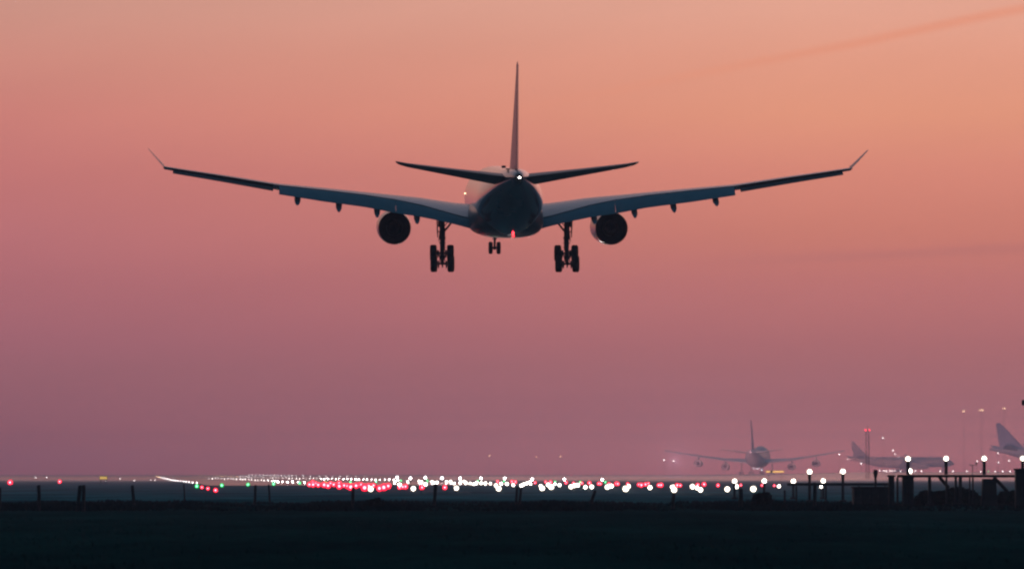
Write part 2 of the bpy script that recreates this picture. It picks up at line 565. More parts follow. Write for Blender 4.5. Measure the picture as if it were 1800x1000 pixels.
    # fin and rudder
    fin = MB()
    zr, zt = 2.45, zl(108.0, -30.0)

    def fin_ring(t, le, te, th):
        z = zr + (zt - zr) * t
        c = le - te
        return [(w * c, te + (1 - u) * c, z) for u, w in airfoil(tc=th, camber=0, te=0.004)]
    fl = [(0, -18.6, -26.7), (0.06, -19.6, -26.85), (0.5, -23.6, -27.9), (0.95, -27.6, -29.0), (0.99, -28.1, -29.15), (1.0, -28.7, -29.2)]
    fin.loft([fin_ring(t, le, te, 0.092) for t, le, te in fl], M['fin'])
    fo = fin.build('tail_fin', root, smooth=True, angle=50)
    rd = MB()
    rr = []
    for t, ch in ((0.045, 2.3), (0.5, 1.85), (0.975, 1.35)):
        yt_ = interp([(a_, c_) for a_, b_, c_ in fl], t)
        z = zr + (zt - zr) * t
        a_ = R(2.0)
        rr.append([(h * ch + (u * ch) * sin(a_) * -0.6, yt_ + 0.7 - u * ch * cos(a_), z) for u, h in airfoil(tc=0.155 - 0.02 * t, camber=0, te=0.008)])
    rd.loft(rr, M['fin'])
    rd.build('rudder', fo, smooth=True, angle=50)
    an = MB()
    an.box((-0.95, -24.6, 2.98), (0.34, 0.6, 0.20), M['stab'], bev=0.05)
    an.box((-0.62, -24.6, 2.8), (0.3, 0.4, 0.1), M['stab'])
    an.build('antenna_fairing', fus)
    nl = MB()
    nl.ball((0.06, -31.97, 2.16), 0.065, M['nav'])
    nl.build('tail_light', root, smooth=True)
    bl = MB()
    bl.ball((0.35, -11.0, -2.86), 0.085, M['beacon'])
    bb = bl.build('belly_beacon', root, smooth=True)
    if name == 'landing_airliner':
        ld = bpy.data.lights.new('beacon_flash', 'POINT')
        ld.energy = 2.4
        ld.color = (1.0, 0.03, 0.05)
        ld.shadow_soft_size = 0.05
        lo_ = bpy.data.objects.new('beacon_flash', ld)
        col.objects.link(lo_)
        lo_.parent = bb
        lo_.location = (0.35, -11.1, -3.02)
    cl = MB()
    cl.ball((-2.80, 21.0, 0.35), 0.06, M['lamber'])
    cl.build('door_light', root, smooth=True)
    return root


plane = make_airliner('landing_airliner')
p0 = at(887.0, 352.0, D0 * S)
plane.scale = (S, S, S)
plane.location = p0
plane.rotation_euler = (PITCH, 0, R(2.1))
tag(plane, 'large twin engine airliner in the air with wheels and flaps down, seen from behind', 'aeroplane')

# ------------------------------------------------------------------ terrain height
def ground_z(x, y):
    h = 2.0 * smoothstep(1500, 2200, y) * smoothstep(60, 140, x * 2000 / max(y, 1))
    return h


# ------------------------------------------------------------------ parked aircraft in the haze
def strip_parts(root, names):
    for ch in [x for x in bpy.data.objects if x.parent == root]:
        pass


def far_paint(root):
    """parked copies get light paint; dark parts go pale grey to imitate haze"""
    for o in bpy.data.objects:
        r = o
        while r.parent is not None:
            r = r.parent
        if r == root and o.type == 'MESH':
            for i, sl in enumerate(o.material_slots):
                n = sl.material
                if n in (M['paint'], M['belly'], M['wing'], M['flap'], M['stab'], M['nacelle']):
                    sl.link = 'OBJECT'
                    sl.material = M['far_paint']
                elif n == M['fin']:
                    sl.link = 'OBJECT'
                    sl.material = M['far_fin']
                elif n in (M['nav'], M['beacon'], M['exhaust'], M['gear'], M['tyre']):
                    sl.link = 'OBJECT'
                    sl.material = M['far_grey']


pk = copy_tree(plane)
pk.name = 'parked_airliner'
pos = at(1754.0, 832, 3000.0)
hd = R(-78)
rot = Matrix.Rotation(hd, 3, 'Z')
tail = rot @ Vector((0, -29 * 1.6, 0))
gx, gy = pos.x - tail.x, pos.y - tail.y
pk.scale = (1.6, 1.6, 1.6)
pk.location = (gx, gy, ground_z(gx, gy) + 9.7)
pk.rotation_euler = (0, 0, hd)
tag(pk, 'grey parked airliner fading in haze with its tall tail fin at the right edge', 'aeroplane')
pk['group'] = 'airliners parked in the haze'
far_paint(pk)

pk2 = copy_tree(plane)
pk2.name = 'parked_airliner'
pos = at(1498.0, 832, 5300.0)
hd = R(-72)
rot = Matrix.Rotation(hd, 3, 'Z')
tail = rot @ Vector((0, -29 * 1.8, 0))
gx, gy = pos.x - tail.x, pos.y - tail.y
pk2.scale = (1.8, 1.8, 1.8)
pk2.location = (gx, gy, ground_z(gx, gy) + 10.9)
pk2.rotation_euler = (0, 0, hd)
tag(pk2, 'faintest parked airliner with only its small tail fin showing behind the red topped mast', 'aeroplane')
pk2['group'] = 'airliners parked in the haze'
far_paint(pk2)


def make_jumbo():
    root = empty('taxiing_jumbo')
    P, Fn = M['far_paint'], M['far_fin']
    f = MB()
    secs = [(34, -0.6, 0.05, 0.05), (33, -0.4, 1.2, 1.3), (31, 0.2, 2.2, 2.6), (28, 0.7, 2.95, 3.6), (22, 0.75, 3.2, 3.95), (14, 0.6, 3.25, 3.8), (9, 0.1, 3.25, 3.35), (0, 0, 3.25, 3.25), (-12, 0, 3.25, 3.25),
            (-18, 0.35, 3.0, 2.9), (-24, 1.1, 2.4, 2.1), (-30, 1.85, 1.4, 1.25), (-34, 2.2, 0.6, 0.6), (-35, 2.3, 0.3, 0.3)]
    f.loft([ellipse_ring(*q, 36) for q in dense(secs, 3)], P)
    f.build('fuselage', root, smooth=True, angle=60)
    for side in (-1, 1):
        w = MB()
        ws = [(0, 14, -3, -1.7), (3.2, 11.8, -3, -1.5), (12, 5.0, -3.2, -0.6), (20, -1.5, -7.0, 0.6), (32.2, -11.0, -14.5, 2.6)]
        w.loft([wing_ring(x, le, te, z, 2.5, 0.11, 0.01, side) for x, le, te, z in ws], P)
        wing = w.build('wing', root, smooth=True, angle=50)
        make_engine(root, side * 11.9, 2.6, -2.9, P, 0.92, -0.2)
        make_engine(root, side * 21.2, -4.6, -1.7, P, 0.92, 0.9)
        t = MB()
        t.loft([wing_ring(x, le, te, z, -1, 0.09, 0, side) for x, le, te, z in ((0.4, -22, -30.5, 1.9), (11, -31, -33.5, 3.3))], P)
        t.build('tailplane', root, smooth=True, angle=50)
        for gx_, gy_ in ((5.5, -1.5), (1.9, -4.5)):
            g = MB()
            g.tube((side * gx_, gy_, -1.5), (side * gx_, gy_, -5.3), 0.25, M['gear'])
            for yy in (-0.8, 0.8):
                for q in (-0.6, 0.6):
                    g.revolve([(-0.25, 0.1), (-0.25, 0.5), (-0.15, 0.64), (0.15, 0.64), (0.25, 0.5), (0.25, 0.1)], M['tyre'], 'X', (side * gx_ + q, gy_ + yy, -5.3), 16, True, True)
            g.build('landing_gear', root, smooth=True)
    g = MB()
    g.tube((0, 24, -2.5), (0, 24, -5.3), 0.2, M['gear'])
    for q in (-0.4, 0.4):
        g.revolve([(-0.2, 0.1), (-0.2, 0.5), (-0.1, 0.62), (0.1, 0.62), (0.2, 0.5), (0.2, 0.1)], M['tyre'], 'X', (q, 24, -5.3), 16, True, True)
    g.build('nose_landing_gear', root, smooth=True)
    fin = MB()
    rs = []
    for z, le, te in ((2.4, -17.5, -29.5), (4, -20.5, -30), (13.6, -31.5, -35.0)):
        c = le - te
        rs.append([(q * c, te + (1 - u) * c, z) for u, q in airfoil(tc=0.09, camber=0)])
    fin.loft(rs, Fn)
    fin.build('tail_fin', root, smooth=True, angle=50)
    for x, y, z in ((-32.3, -12, 2.75),):
        l = MB()
        l.ball((x, y, z), 0.12, M['lw_dot'])
        l.build('wingtip_light', root, smooth=True)
    return root


jb = make_jumbo()
pj = at(1331.0, 832, 2390.0)
jb.scale = (1.25, 1.25, 1.25)
jb.location = (pj.x, pj.y, ground_z(pj.x, pj.y) + 7.4)
jb.rotation_euler = (0, 0, R(-6.5))
far_paint(jb)
tag(jb, 'four engine jumbo jet on the taxiway, seen from behind through the haze', 'aeroplane')

# ------------------------------------------------------------------ ground, runway, apron
def sheet(name, xs, ys, fn, mat):
    vs = [(x, y, fn(x, y)) for y in ys for x in xs]
    n = len(xs)
    fs = [(j * n + i, j * n + i + 1, (j + 1) * n + i + 1, (j + 1) * n + i) for j in range(len(ys) - 1) for i in range(n - 1)]
    b = MB()
    b.add(vs, fs, mat)
    return b.build(name, smooth=True)


def grass_material():
    m = bpy.data.materials.new('airfield grass')
    m.use_nodes = True
    nt = m.node_tree
    b = nt.nodes['Principled BSDF']
    b.inputs['Roughness'].default_value = 0.95
    b.inputs['Specular IOR Level'].default_value = 0.0
    tc = nt.nodes.new('ShaderNodeTexCoord')
    mp = nt.nodes.new('ShaderNodeMapping')
    mp.inputs['Scale'].default_value = (0.12, 0.022, 1)
    nt.links.new(tc.outputs['Object'], mp.inputs['Vector'])
    n1 = nt.nodes.new('ShaderNodeTexNoise')
    n1.inputs['Scale'].default_value = 1.0
    n1.inputs['Detail'].default_value = 8
    n1.inputs['Roughness'].default_value = 0.62
    nt.links.new(mp.outputs['Vector'], n1.inputs['Vector'])
    n2 = nt.nodes.new('ShaderNodeTexNoise')
    n2.inputs['Scale'].default_value = 2.2
    n2.inputs['Detail'].default_value = 5
    nt.links.new(tc.outputs['Object'], n2.inputs['Vector'])
    mx = nt.nodes.new('ShaderNodeMath')
    mx.operation = 'MULTIPLY_ADD'
    mx.inputs[1].default_value = 0.35
    nt.links.new(n2.outputs['Fac'], mx.inputs[0])
    m2 = nt.nodes.new('ShaderNodeMath')
    m2.operation = 'MULTIPLY'
    m2.inputs[1].default_value = 0.72
    nt.links.new(n1.outputs['Fac'], m2.inputs[0])
    nt.links.new(m2.outputs[0], mx.inputs[2])
    rp = nt.nodes.new('ShaderNodeValToRGB')
    e = rp.color_ramp.elements
    e[0].position, e[0].color = 0.36, (0.006, 0.022, 0.023, 1)
    e[1].position, e[1].color = 0.70, (0.018, 0.084, 0.074, 1)
    k = e.new(0.53)
    k.color = (0.010, 0.046, 0.044, 1)
    nt.links.new(mx.outputs[0], rp.inputs['Fac'])
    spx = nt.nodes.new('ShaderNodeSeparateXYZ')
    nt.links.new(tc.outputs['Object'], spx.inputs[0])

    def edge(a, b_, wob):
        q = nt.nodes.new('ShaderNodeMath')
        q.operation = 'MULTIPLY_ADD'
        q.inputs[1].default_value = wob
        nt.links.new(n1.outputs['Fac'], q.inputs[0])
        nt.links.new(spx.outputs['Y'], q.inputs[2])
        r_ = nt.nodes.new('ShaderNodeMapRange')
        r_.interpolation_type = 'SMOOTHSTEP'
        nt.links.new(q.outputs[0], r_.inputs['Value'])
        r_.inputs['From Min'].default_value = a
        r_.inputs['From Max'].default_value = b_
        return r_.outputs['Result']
    field = edge(240, 330, 60)  # same grass recoloured brighter teal, imitating haze over the middle distance
    mist_gloss = edge(400, 1500, 300)  # far ground paled and glossed to imitate mist lying on it
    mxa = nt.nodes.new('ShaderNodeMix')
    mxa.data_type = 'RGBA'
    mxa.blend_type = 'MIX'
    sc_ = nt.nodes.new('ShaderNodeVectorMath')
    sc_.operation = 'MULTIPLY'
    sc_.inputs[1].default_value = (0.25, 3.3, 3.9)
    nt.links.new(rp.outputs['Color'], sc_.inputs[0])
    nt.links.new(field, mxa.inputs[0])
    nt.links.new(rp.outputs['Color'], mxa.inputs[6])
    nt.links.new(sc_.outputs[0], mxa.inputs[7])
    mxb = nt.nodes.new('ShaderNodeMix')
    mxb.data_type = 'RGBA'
    nt.links.new(mist_gloss, mxb.inputs[0])
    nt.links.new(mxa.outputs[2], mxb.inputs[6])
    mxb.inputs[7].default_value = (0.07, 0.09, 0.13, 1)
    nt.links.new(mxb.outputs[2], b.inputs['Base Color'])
    sp_ = nt.nodes.new('ShaderNodeMath')
    sp_.operation = 'MULTIPLY'
    sp_.inputs[1].default_value = 0.45
    nt.links.new(mist_gloss, sp_.inputs[0])
    nt.links.new(sp_.outputs[0], b.inputs['Specular IOR Level'])
    ro_ = nt.nodes.new('ShaderNodeMapRange')
    nt.links.new(mist_gloss, ro_.inputs['Value'])
    ro_.inputs['To Min'].default_value = 0.95
    ro_.inputs['To Max'].default_value = 0.16
    nt.links.new(ro_.outputs['Result'], b.inputs['Roughness'])
    bp = nt.nodes.new('ShaderNodeBump')
    bp.inputs['Distance'].default_value = 0.15
    bp.inputs['Strength'].default_value = 0.8
    bs_ = nt.nodes.new('ShaderNodeMapRange')
    nt.links.new(mist_gloss, bs_.inputs['Value'])
    bs_.inputs['To Min'].default_value = 0.8
    bs_.inputs['To Max'].default_value = 0.0
    nt.links.new(bs_.outputs['Result'], bp.inputs['Strength'])
    nt.links.new(mx.outputs[0], bp.inputs['Height'])
    nt.links.new(bp.outputs['Normal'], b.inputs['Normal'])
    return m


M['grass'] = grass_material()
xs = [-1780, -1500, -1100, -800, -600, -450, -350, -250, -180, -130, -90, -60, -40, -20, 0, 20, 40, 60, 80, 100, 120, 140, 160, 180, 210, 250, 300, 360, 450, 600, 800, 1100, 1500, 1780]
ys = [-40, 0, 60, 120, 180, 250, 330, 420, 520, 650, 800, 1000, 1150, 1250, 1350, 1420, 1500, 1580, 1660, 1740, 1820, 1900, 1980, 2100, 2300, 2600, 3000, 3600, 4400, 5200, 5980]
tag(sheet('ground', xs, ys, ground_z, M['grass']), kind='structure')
DX = -0.0716                                   # runway heading


def strip(name, x0, x1, y0, y1, z, mat, y0b=None):
    b = MB()
    y0b = y0 if y0b is None else y0b
    pts = [(x0 + DX * (y0 - 635), y0), (x1 + DX * (y0b - 635), y0b), (x1 + DX * (y1 - 635), y1), (x0 + DX * (y1 - 635), y1)]
    b.add([(x, y, ground_z(x, y) + z) for x, y in pts], [(0, 1, 2, 3)], mat)
    return tag(b.build(name), kind='structure')


strip('runway', -36.6, 4.8, 606, 4100, 0.03, M['asphalt'], 648)
strip('taxiway', 70.0, 96.0, 1250, 1345, 0.03, M['asphalt'])
sheet_ap = sheet('apron', [90, 120, 150, 180, 220, 300, 420, 600], [2010, 2100, 2300, 2600, 3000, 3400], lambda x, y: ground_z(x, y) + 0.03, M['concrete'])
tag(sheet_ap, kind='structure')

# ------------------------------------------------------------------ lamps
def lens_mesh(name, r, mat, n=8, k=5):
    b = MB()
    b.ball((0, 0, 0), r, mat, n, k)
    o = b.build(name, smooth=True)
    me = o.data
    bpy.data.objects.remove(o)
    return me


def stake_mesh(r, h):
    b = MB()
    b.tube((0, 0, 0), (0, 0, h), r, M['steel'], r * .8, 6)
    o = b.build('stake', smooth=True)
    me = o.data
    bpy.data.objects.remove(o)
    return me


def small_lamp_mesh(name, r, h, mat):
    """short stake and glowing lens, some in a shell imitating halo, in one mesh, for lamps a pixel or two across"""
    b = MB()
    b.tube((0, 0, 0), (0, 0, h - r * .5), min(r * .35, 0.06), M['steel'], None, 5)
    halo = {M['lw_mid']: 'gw', M['lred']: 'gr', M['lgreen']: 'gg'}.get(mat)
    if halo:
        b.ball((0, 0, h), r * 1.3, M[halo], 12, 8)  # oversized glowing shell, a built halo
        b.ball((0, -r * 0.9, h), r * (0.82 if halo == 'gw' else 0.6), mat, 10, 6)
    else:
        b.ball((0, 0, h), r, mat, 8, 5)
    o = b.build(name, smooth=True)
    me = o.data
    bpy.data.objects.remove(o)
    return me


SMALL = {}
BEAMS = {}


def beam(parent, loc, power, color, up=8.0, half=16.0, size=0.06):
    """the directed light of a lamp, shining out towards the approach"""
    key = (round(power), color)
    if key not in BEAMS:
        ld = bpy.data.lights.new('beam', 'SPOT')
        ld.energy = power
        ld.color = color
        ld.spot_size = R(half * 2)
        ld.spot_blend = 0.6
        ld.shadow_soft_size = size
        BEAMS[key] = ld
    o = bpy.data.objects.new('beam', BEAMS[key])
    col.objects.link(o)
    o.parent = parent
    o.location = loc
    o.rotation_euler = (-(pi / 2 + R(up)), 0, R(4.0))
    return o


BEAM = {'lw_near': (450, (1.0, 0.93, 0.84), 0.5, 6.0), 'lw_mid': (450, (1.0, 0.93, 0.84), 0.5, 6.0), 'lred': (110, (1.0, 0.03, 0.08)), 'lgreen': (90, (0.04, 1.0, 0.28))}


def small_lamp(kind, px, py, r, matkey, label, group, h=0.27, d=None, cat='runway light', squash=1.0):
    """a low lamp on the flat field: its distance follows from the row it is seen at"""
    if d is None:
        d = (CAM_Z - h) * F / max(py - HORIZON, 2.4)
        r = round(r * S, 3)
    else:
        p = at(px, py, d)
        h = round(max(0.25, p.z - ground_z(p.x, p.y)), 2)
    key = (kind, matkey, r, h)
    if key not in SMALL:
        SMALL[key] = small_lamp_mesh(kind, r, h, M[matkey])
    o = bpy.data.objects.new(kind, SMALL[key])
    col.objects.link(o)
    p = at(px, py, d)
    o.location = (p.x, p.y, p.z - h)
    tag(o, label, cat, group)
    if matkey in BEAM and d < 1100:
        beam(o, (0, -r * 2.0, h), *BEAM[matkey])
    return o


STAKE = {}


def stake_lamp(kind, px, py, d, r, matkey, label, group=None, base=0.0, housing=True, cat='approach light'):
    """lamp on a pole: pole, housing, bulb and a glowing shell imitating its halo"""
    d, r = d * S, r * S
    p = at(px, py, d)
    root = empty(kind, (p.x, p.y, base))
    h = p.z - base
    g = MB()
    g.tube((0, 0, 0), (0, 0, h - r * 1.5), 0.075, M['steel'], 0.06, 8)
    if base == 0:
        g.box((0, 0, 0.05), (0.34, 0.34, 0.1), M['steel'], bev=0.02)
    g.build('pole', root, smooth=True)
    if housing:
        c = MB()
        c.revolve([(h - r * 3.4, 0.075), (h - r * 1.7, r * .72), (h - r * .9, r * .86), (h - r * .8, r * .5)], M['steel'], 'Z', n=14, cap0=True, cap1=True)
        c.build('housing', root, smooth=True)
    l = MB()
    l.ball((0, -0.02, h), r * 1.25, M['gw'], 16, 10)  # glow shell around the bulb, imitating its halo
    l.build('lens', root, smooth=True)
    l = MB()
    l.ball((0, -0.02 - r * 0.6, h), r * 0.85, M[matkey], 14, 9)
    l.build('bulb', root, smooth=True)
    tag(root, label, cat, group)
    if matkey in BEAM:
        beam(root, (0, -r * 2.0, h), *BEAM[matkey])
    return root


NUM = ['first', 'second', 'third', 'fourth', 'fifth', 'sixth', 'seventh', 'eighth', 'ninth', 'tenth', 'eleventh', 'twelfth', 'thirteenth', 'fourteenth', 'fifteenth', 'sixteenth',
       'seventeenth', 'eighteenth', 'nineteenth', 'twentieth', 'twenty-first', 'twenty-second', 'twenty-third', 'twenty-fourth', 'twenty-fifth', 'twenty-sixth', 'twenty-seventh',
       'twenty-eighth', 'twenty-ninth', 'thirtieth', 'thirty-first', 'thirty-second', 'thirty-third', 'thirty-fourth', 'thirty-fifth', 'thirty-sixth', 'thirty-seventh', 'thirty-eighth',
       'thirty-ninth', 'fortieth']


def nth(i):
    if i < len(NUM):
        return NUM[i]
    return '%dth' % (i + 1) if (i + 1) % 10 not in (1, 2, 3) else '%d%s' % (i + 1, {1: 'st', 2: 'nd', 3: 'rd'}[(i + 1) % 10])


# lamps along the gantry, on tall poles
gl = [(1596, 806, 'big white lamp with a dark cone on the gantry, above the low lamp'),
      (1663, 805.5, 'big white lamp on a bare pole above the leaning brace of the gantry'),
      (1730, 805.5, 'big white lamp on the gantry above the wide tapered plinth'),
      (1797.5, 805.5, 'big white lamp at the right edge above the tall dark cabinet')]
for px, py, lb in gl:
    stake_lamp('approach_light', px, py, 376.0, 0.155, 'lw_near', lb, 'tall lamps on the gantry', base=at(px, 836, 376.0 * S).z + 0.06)
stake_lamp('approach_light', 1599, 827.6, 376.6, 0.17, 'lw_near', 'low white lamp directly under the big cone lamp on the gantry', base=at(1599, 836, 376.0 * S).z + 0.06, housing=False)
stake_lamp('approach_light', 1423, 828.7, 430.0, 0.18, 'lw_near', 'left of the two tall white lamps rising from the low crossbar')
stake_lamp('approach_light', 1481.5, 828.3, 430.0, 0.18, 'lw_near', 'right of the two tall white lamps rising from the low crossbar')
row = [(1291.2, 845.2), (1343.2, 844.8), (1394.5, 845.2), (1447, 844.6)]
lbs = ['white lamp above a dim lamp, leftmost of the four level lamps on short poles',
       'white lamp over a red one, second of the four level lamps on short poles',
       'lone white lamp left of the tall lamp pole, third of the four level lamps',
       'white lamp with a tiny lamp below it, between the two tall poles']
for (px, py), lb in zip(row, lbs):
    stake_lamp('approach_light', px, py, 480.0, 0.185, 'lw_near', lb, 'four level lamps on short poles')
small_lamp('approach_light', 1443.3, 855, 0.07, 'lw_mid', 'tiny white lamp just under the level lamp between the two tall poles', None, h=0.36, d=480 * S, cat='approach light')

# low white approach lamps of the wide band, front to back
low = [(1369.2, 854), (1324.2, 858.8), (1294.3, 854.6), (1278.4, 859.3), (1231.3, 860.3), (1225, 857), (1217.3, 854.8), (1185, 860.2), (1182.3, 855.6), (1142.6, 856.4), (1105.3, 854.4), (1099.8, 858.5),
       (1074.7, 853.8), (1067.4, 855.6), (1040, 855), (1029, 855.6), (1015.5, 852), (1003.8, 855), (983.5, 852), (975.6, 850), (968.9, 855.4), (963.4, 851.6), (953, 857.5), (950.5, 853.8), (932.8, 850),
       (931, 847), (920.6, 850.7), (916.3, 852.8), (902.2, 852), (891, 849.8), (881, 849.5), (876.6, 858), (871.7, 852.6), (862, 849.5), (853.3, 849), (846, 848.7), (832.6, 850.4), (826.5, 849), (819, 848),
       (815.5, 845.8), (802.4, 857.5), (798, 849), (792, 845.8), (785, 846.5), (768, 847.5), (759, 845.8), (748, 850.8), (741, 846.7), (736.7, 845), (726.7, 858.3), (716.7, 846), (702.5, 851.7), (694, 846),
       (651.7, 858.8), (763, 848.5), (838, 847.5), (809, 848), (926, 849), (1010, 853)]
low.sort(key=lambda q: -q[0])
for i, (px, py) in enumerate(low):
    big = py > 852.5
    r = (0.26 if px > 1170 else (0.27 if py > 854 else 0.25 if py > 851 else 0.23)) * (0.82, 1.0, 1.14, 0.9, 1.06)[(i * 7) % 5]
    lb = '%s white low approach lamp, %s from the right in the band' % ('big' if big else 'small', nth(i))
    small_lamp('approach_light', px, py, r, 'lw_mid', lb, 'white lamps in the band of approach lights', cat='approach light')

# small white lamps standing a little higher behind the band
back = [(698, 838.7), (721.7, 840), (747.5, 839), (776.7, 839.7), (809, 840.3), (845.4, 840.3), (887.3, 840.3), (935.5, 842), (992, 842.2), (1058.8, 842.4)]
for i, (px, py) in enumerate(back):
    small_lamp('runway_light', px, py, 0.13, 'lw_far', 'small white lamp above the band, %s from left in its spaced row' % nth(i), 'widely spaced white lamps above the band', h=1.05, d=(1150 + 12 * (10 - i)) * S)

# red side lamps
red = [(544, 851), (550, 847.4), (555, 849), (559.5, 851.7), (576.7, 853), (581, 848.7), (586.7, 851), (596, 849), (596.5, 854), (605, 852.5), (616.7, 855.3), (626, 853), (634, 851), (641, 856.5), (648, 854),
       (656.7, 852.5), (667, 857.6), (674.7, 856), (682.5, 853.7), (702.5, 856), (708, 855), (712.5, 854.5), (741.7, 856), (781.7, 856), (874.7, 845.8), (899.8, 845.8), (906, 846.5), (940.8, 847.7), (959, 846.5),
       (967.7, 847), (995, 847.7), (1008, 848.7), (1022.8, 848.7), (1036, 848.3), (1052.7, 849.5), (1055.5, 849.8), (1070.5, 850), (1083.3, 849.5), (1086, 849.9), (1103.5, 850), (1123, 851.3), (1127.3, 852), (1134.6, 850.7), (1139.5, 849),
       (1157.9, 852.2), (1162, 852), (1190.3, 852.2), (1195.7, 852.6), (1226.5, 851.5), (1237.5, 850.7), (570, 851.5), (550.5, 851.2), (611, 853.8), (630, 852.2)]
red.sort()
for i, (px, py) in enumerate(red):
    small_lamp('approach_light', px, py, (0.35 if px < 690 else 0.27) * (0.9, 1.12, 1.0, 0.82)[(i * 5) % 4], 'lred', 'red side lamp, %s from the left in the crowded red rows' % nth(i), 'red lamps in the band of approach lights', cat='approach light')
for px, py, r, lb in [(1262, 852.4, 0.22, 'large red lamp right of the crowded band, left of the level white lamps'), (1302.2, 852, 0.17, 'red lamp right beside the dim lamp under the leftmost level lamp'),
                      (1339.5, 852.4, 0.18, 'red lamp tucked under the second level white lamp'), (1361, 853, 0.15, 'small red lamp touching a white lamp on its right'),
                      (741.9, 856.2, 0.22, 'lone red lamp over the grass left of a leaning fence post'), (781.9, 856.2, 0.24, 'lone red lamp just right of a leaning fence post'),
                      (355, 856, 0.17, 'red lamp nearest the green corner lamp, left of three in a slanting row'), (365.5, 858, 0.17, 'middle red lamp of the three in a slanting row'),
                      (379, 861, 0.19, 'lowest red lamp of the three in a slanting row'), (18, 847.5, 0.42, 'large red lamp at the far left edge of the field'), (105, 846, 0.34, 'lone red lamp left of the pair of fence posts')]:
    small_lamp('approach_light', px, py, r, 'lred', lb, None, cat='approach light')

# green threshold lamps
green = [(346, 854), (390, 852.5), (436, 851), (481, 850), (526.7, 848.3), (571.7, 848), (616, 846.7), (661, 845.3), (705, 844.2), (751, 844.2), (840, 845), (886, 845.2), (975.6, 846.5), (1020, 847), (1064, 847)]
for i, (px, py) in enumerate(green):
    small_lamp('threshold_light', px, py, 0.25 if i < 6 else 0.23, 'lgreen', 'green threshold lamp, %s from the left in the wide row of green lamps' % nth(i), 'green lamps along the runway threshold')

# left edge row receding to the horizon
EDGE = [(275, 837.0), (277.5, 837.6), (280, 838.2), (283, 838.9), (286, 839.5), (289, 840.2), (292, 840.9), (295, 841.6), (298, 842.4), (301.5, 843.1), (305, 843.6), (308.5, 844.0), (312.5, 844.4), (317.5, 844.9), (322.7, 845.5), (327.3, 846.2), (332.3, 847), (338.5, 847.7), (346, 848.3)]
for i, (px, py) in enumerate(EDGE):
    r = 0.13 if py > 844 else 0.13 + (844 - py) * 0.012
    small_lamp('runway_light', px, py, round(r, 3), 'lamber' if i < 3 else 'lw_dot', 'tiny lamp in the short line at left that slants down to the green corner lamp', 'lamps of the slanting runway edge line')
# far rows of the runway
rowA = []
x = 344.0
while x < 700:
    yy = interp([(344, 834.6), (370, 835.2), (395, 836), (430, 837.6), (470, 838.8), (510, 840), (560, 841), (620, 842), (700, 843)], x)
    rowA.append((x, yy))
    x += interp([(344, 8.5), (365, 5.2), (420, 5.0), (480, 5.6), (560, 6.4), (700, 8)], x)
for i, (px, py) in enumerate(rowA):
    r = interp([(834, 0.26), (836, 0.20), (839, 0.15), (843, 0.15)], py)
    small_lamp('runway_light', px + random.uniform(-.9, .9), py + random.uniform(-.75, .75), round(r * random.choice((0.7, 0.85, 1.0, 1.15)), 2), 'lamber' if px < 420 else 'lw_dot' if px < 560 else 'lw_far',
               'pinprick lamp in the long upper runway line, ' + ('amber at its far end' if px < 420 else 'white towards mid field'), 'amber end of the upper runway line' if px < 420 else 'white lamps of the upper runway line')
rowB = []
x = 367.0
while x < 545:
    yy = interp([(367, 840.3), (400, 841), (440, 842.4), (470, 844.2), (490, 845.5), (516, 846.8), (545, 847)], x)
    rowB.append((x, yy))
    x += interp([(367, 5.6), (430, 5.2), (480, 6.2), (500, 9), (545, 11)], x)
for i, (px, py) in enumerate(rowB):
    r = interp([(840, 0.15), (843, 0.14), (847, 0.15)], py)
    small_lamp('runway_light', px + random.uniform(-.9, .9), py + random.uniform(-.8, .8), round(r * random.choice((0.75, 0.9, 1.1)), 2), 'lw_dot' if px < 480 else 'lw_far', 'pinprick white lamp in the lower runway line that leads to the fourth green lamp', 'white lamps of the lower runway line')
rowC = [(437 + i * 6.4 + random.uniform(-.7, .7), 834.4 + i * 0.09) for i in range(13)] + [(520, 835.8), (532.5, 835.5), (545, 836.3), (561.5, 836.2), (572, 836.6), (584, 836.8), (597, 836.8), (610.5, 837), (625.5, 837.2), (641, 837.2), (658, 838.2), (677, 838)]
for px, py in rowC:
    small_lamp('runway_light', px, py, 0.15, 'lw_dot', 'faint white dot above the upper runway line', 'faint dots above the upper runway line', h=1.2, d=2300)

# ------------------------------------------------------------------ lamps further off, on masts
def mast_lamp(px, py, d, r, matkey, label, group=None, pole=0.1, cat='lamp post', n=1):
    p = at(px, py, d)
    gz = ground_z(p.x, p.y)
    root = empty('lamp_mast', (p.x, p.y, gz))
    g = MB()
    h = p.z - gz
    g.tube((0, 0, 0), (0, 0, h + 0.1), pole, M['mast'], pole * .7, 8)
    if n > 1:
        g.tube((-0.62 * n * .5, 0, h), (0.62 * n * .5, 0, h), pole * .6, M['mast'], None, 6)
    g.build('pole', root, smooth=True)
    for k in range(n):
        l = MB()
        l.ball(((k - (n - 1) / 2) * r * 3.6, -pole - r * .6, h + (0.35 * r if k % 2 else -0.35 * r)), r, M[matkey], 8, 5)
        l.build('lamp', root, smooth=True)
    tag(root, label, cat, group)
    return root


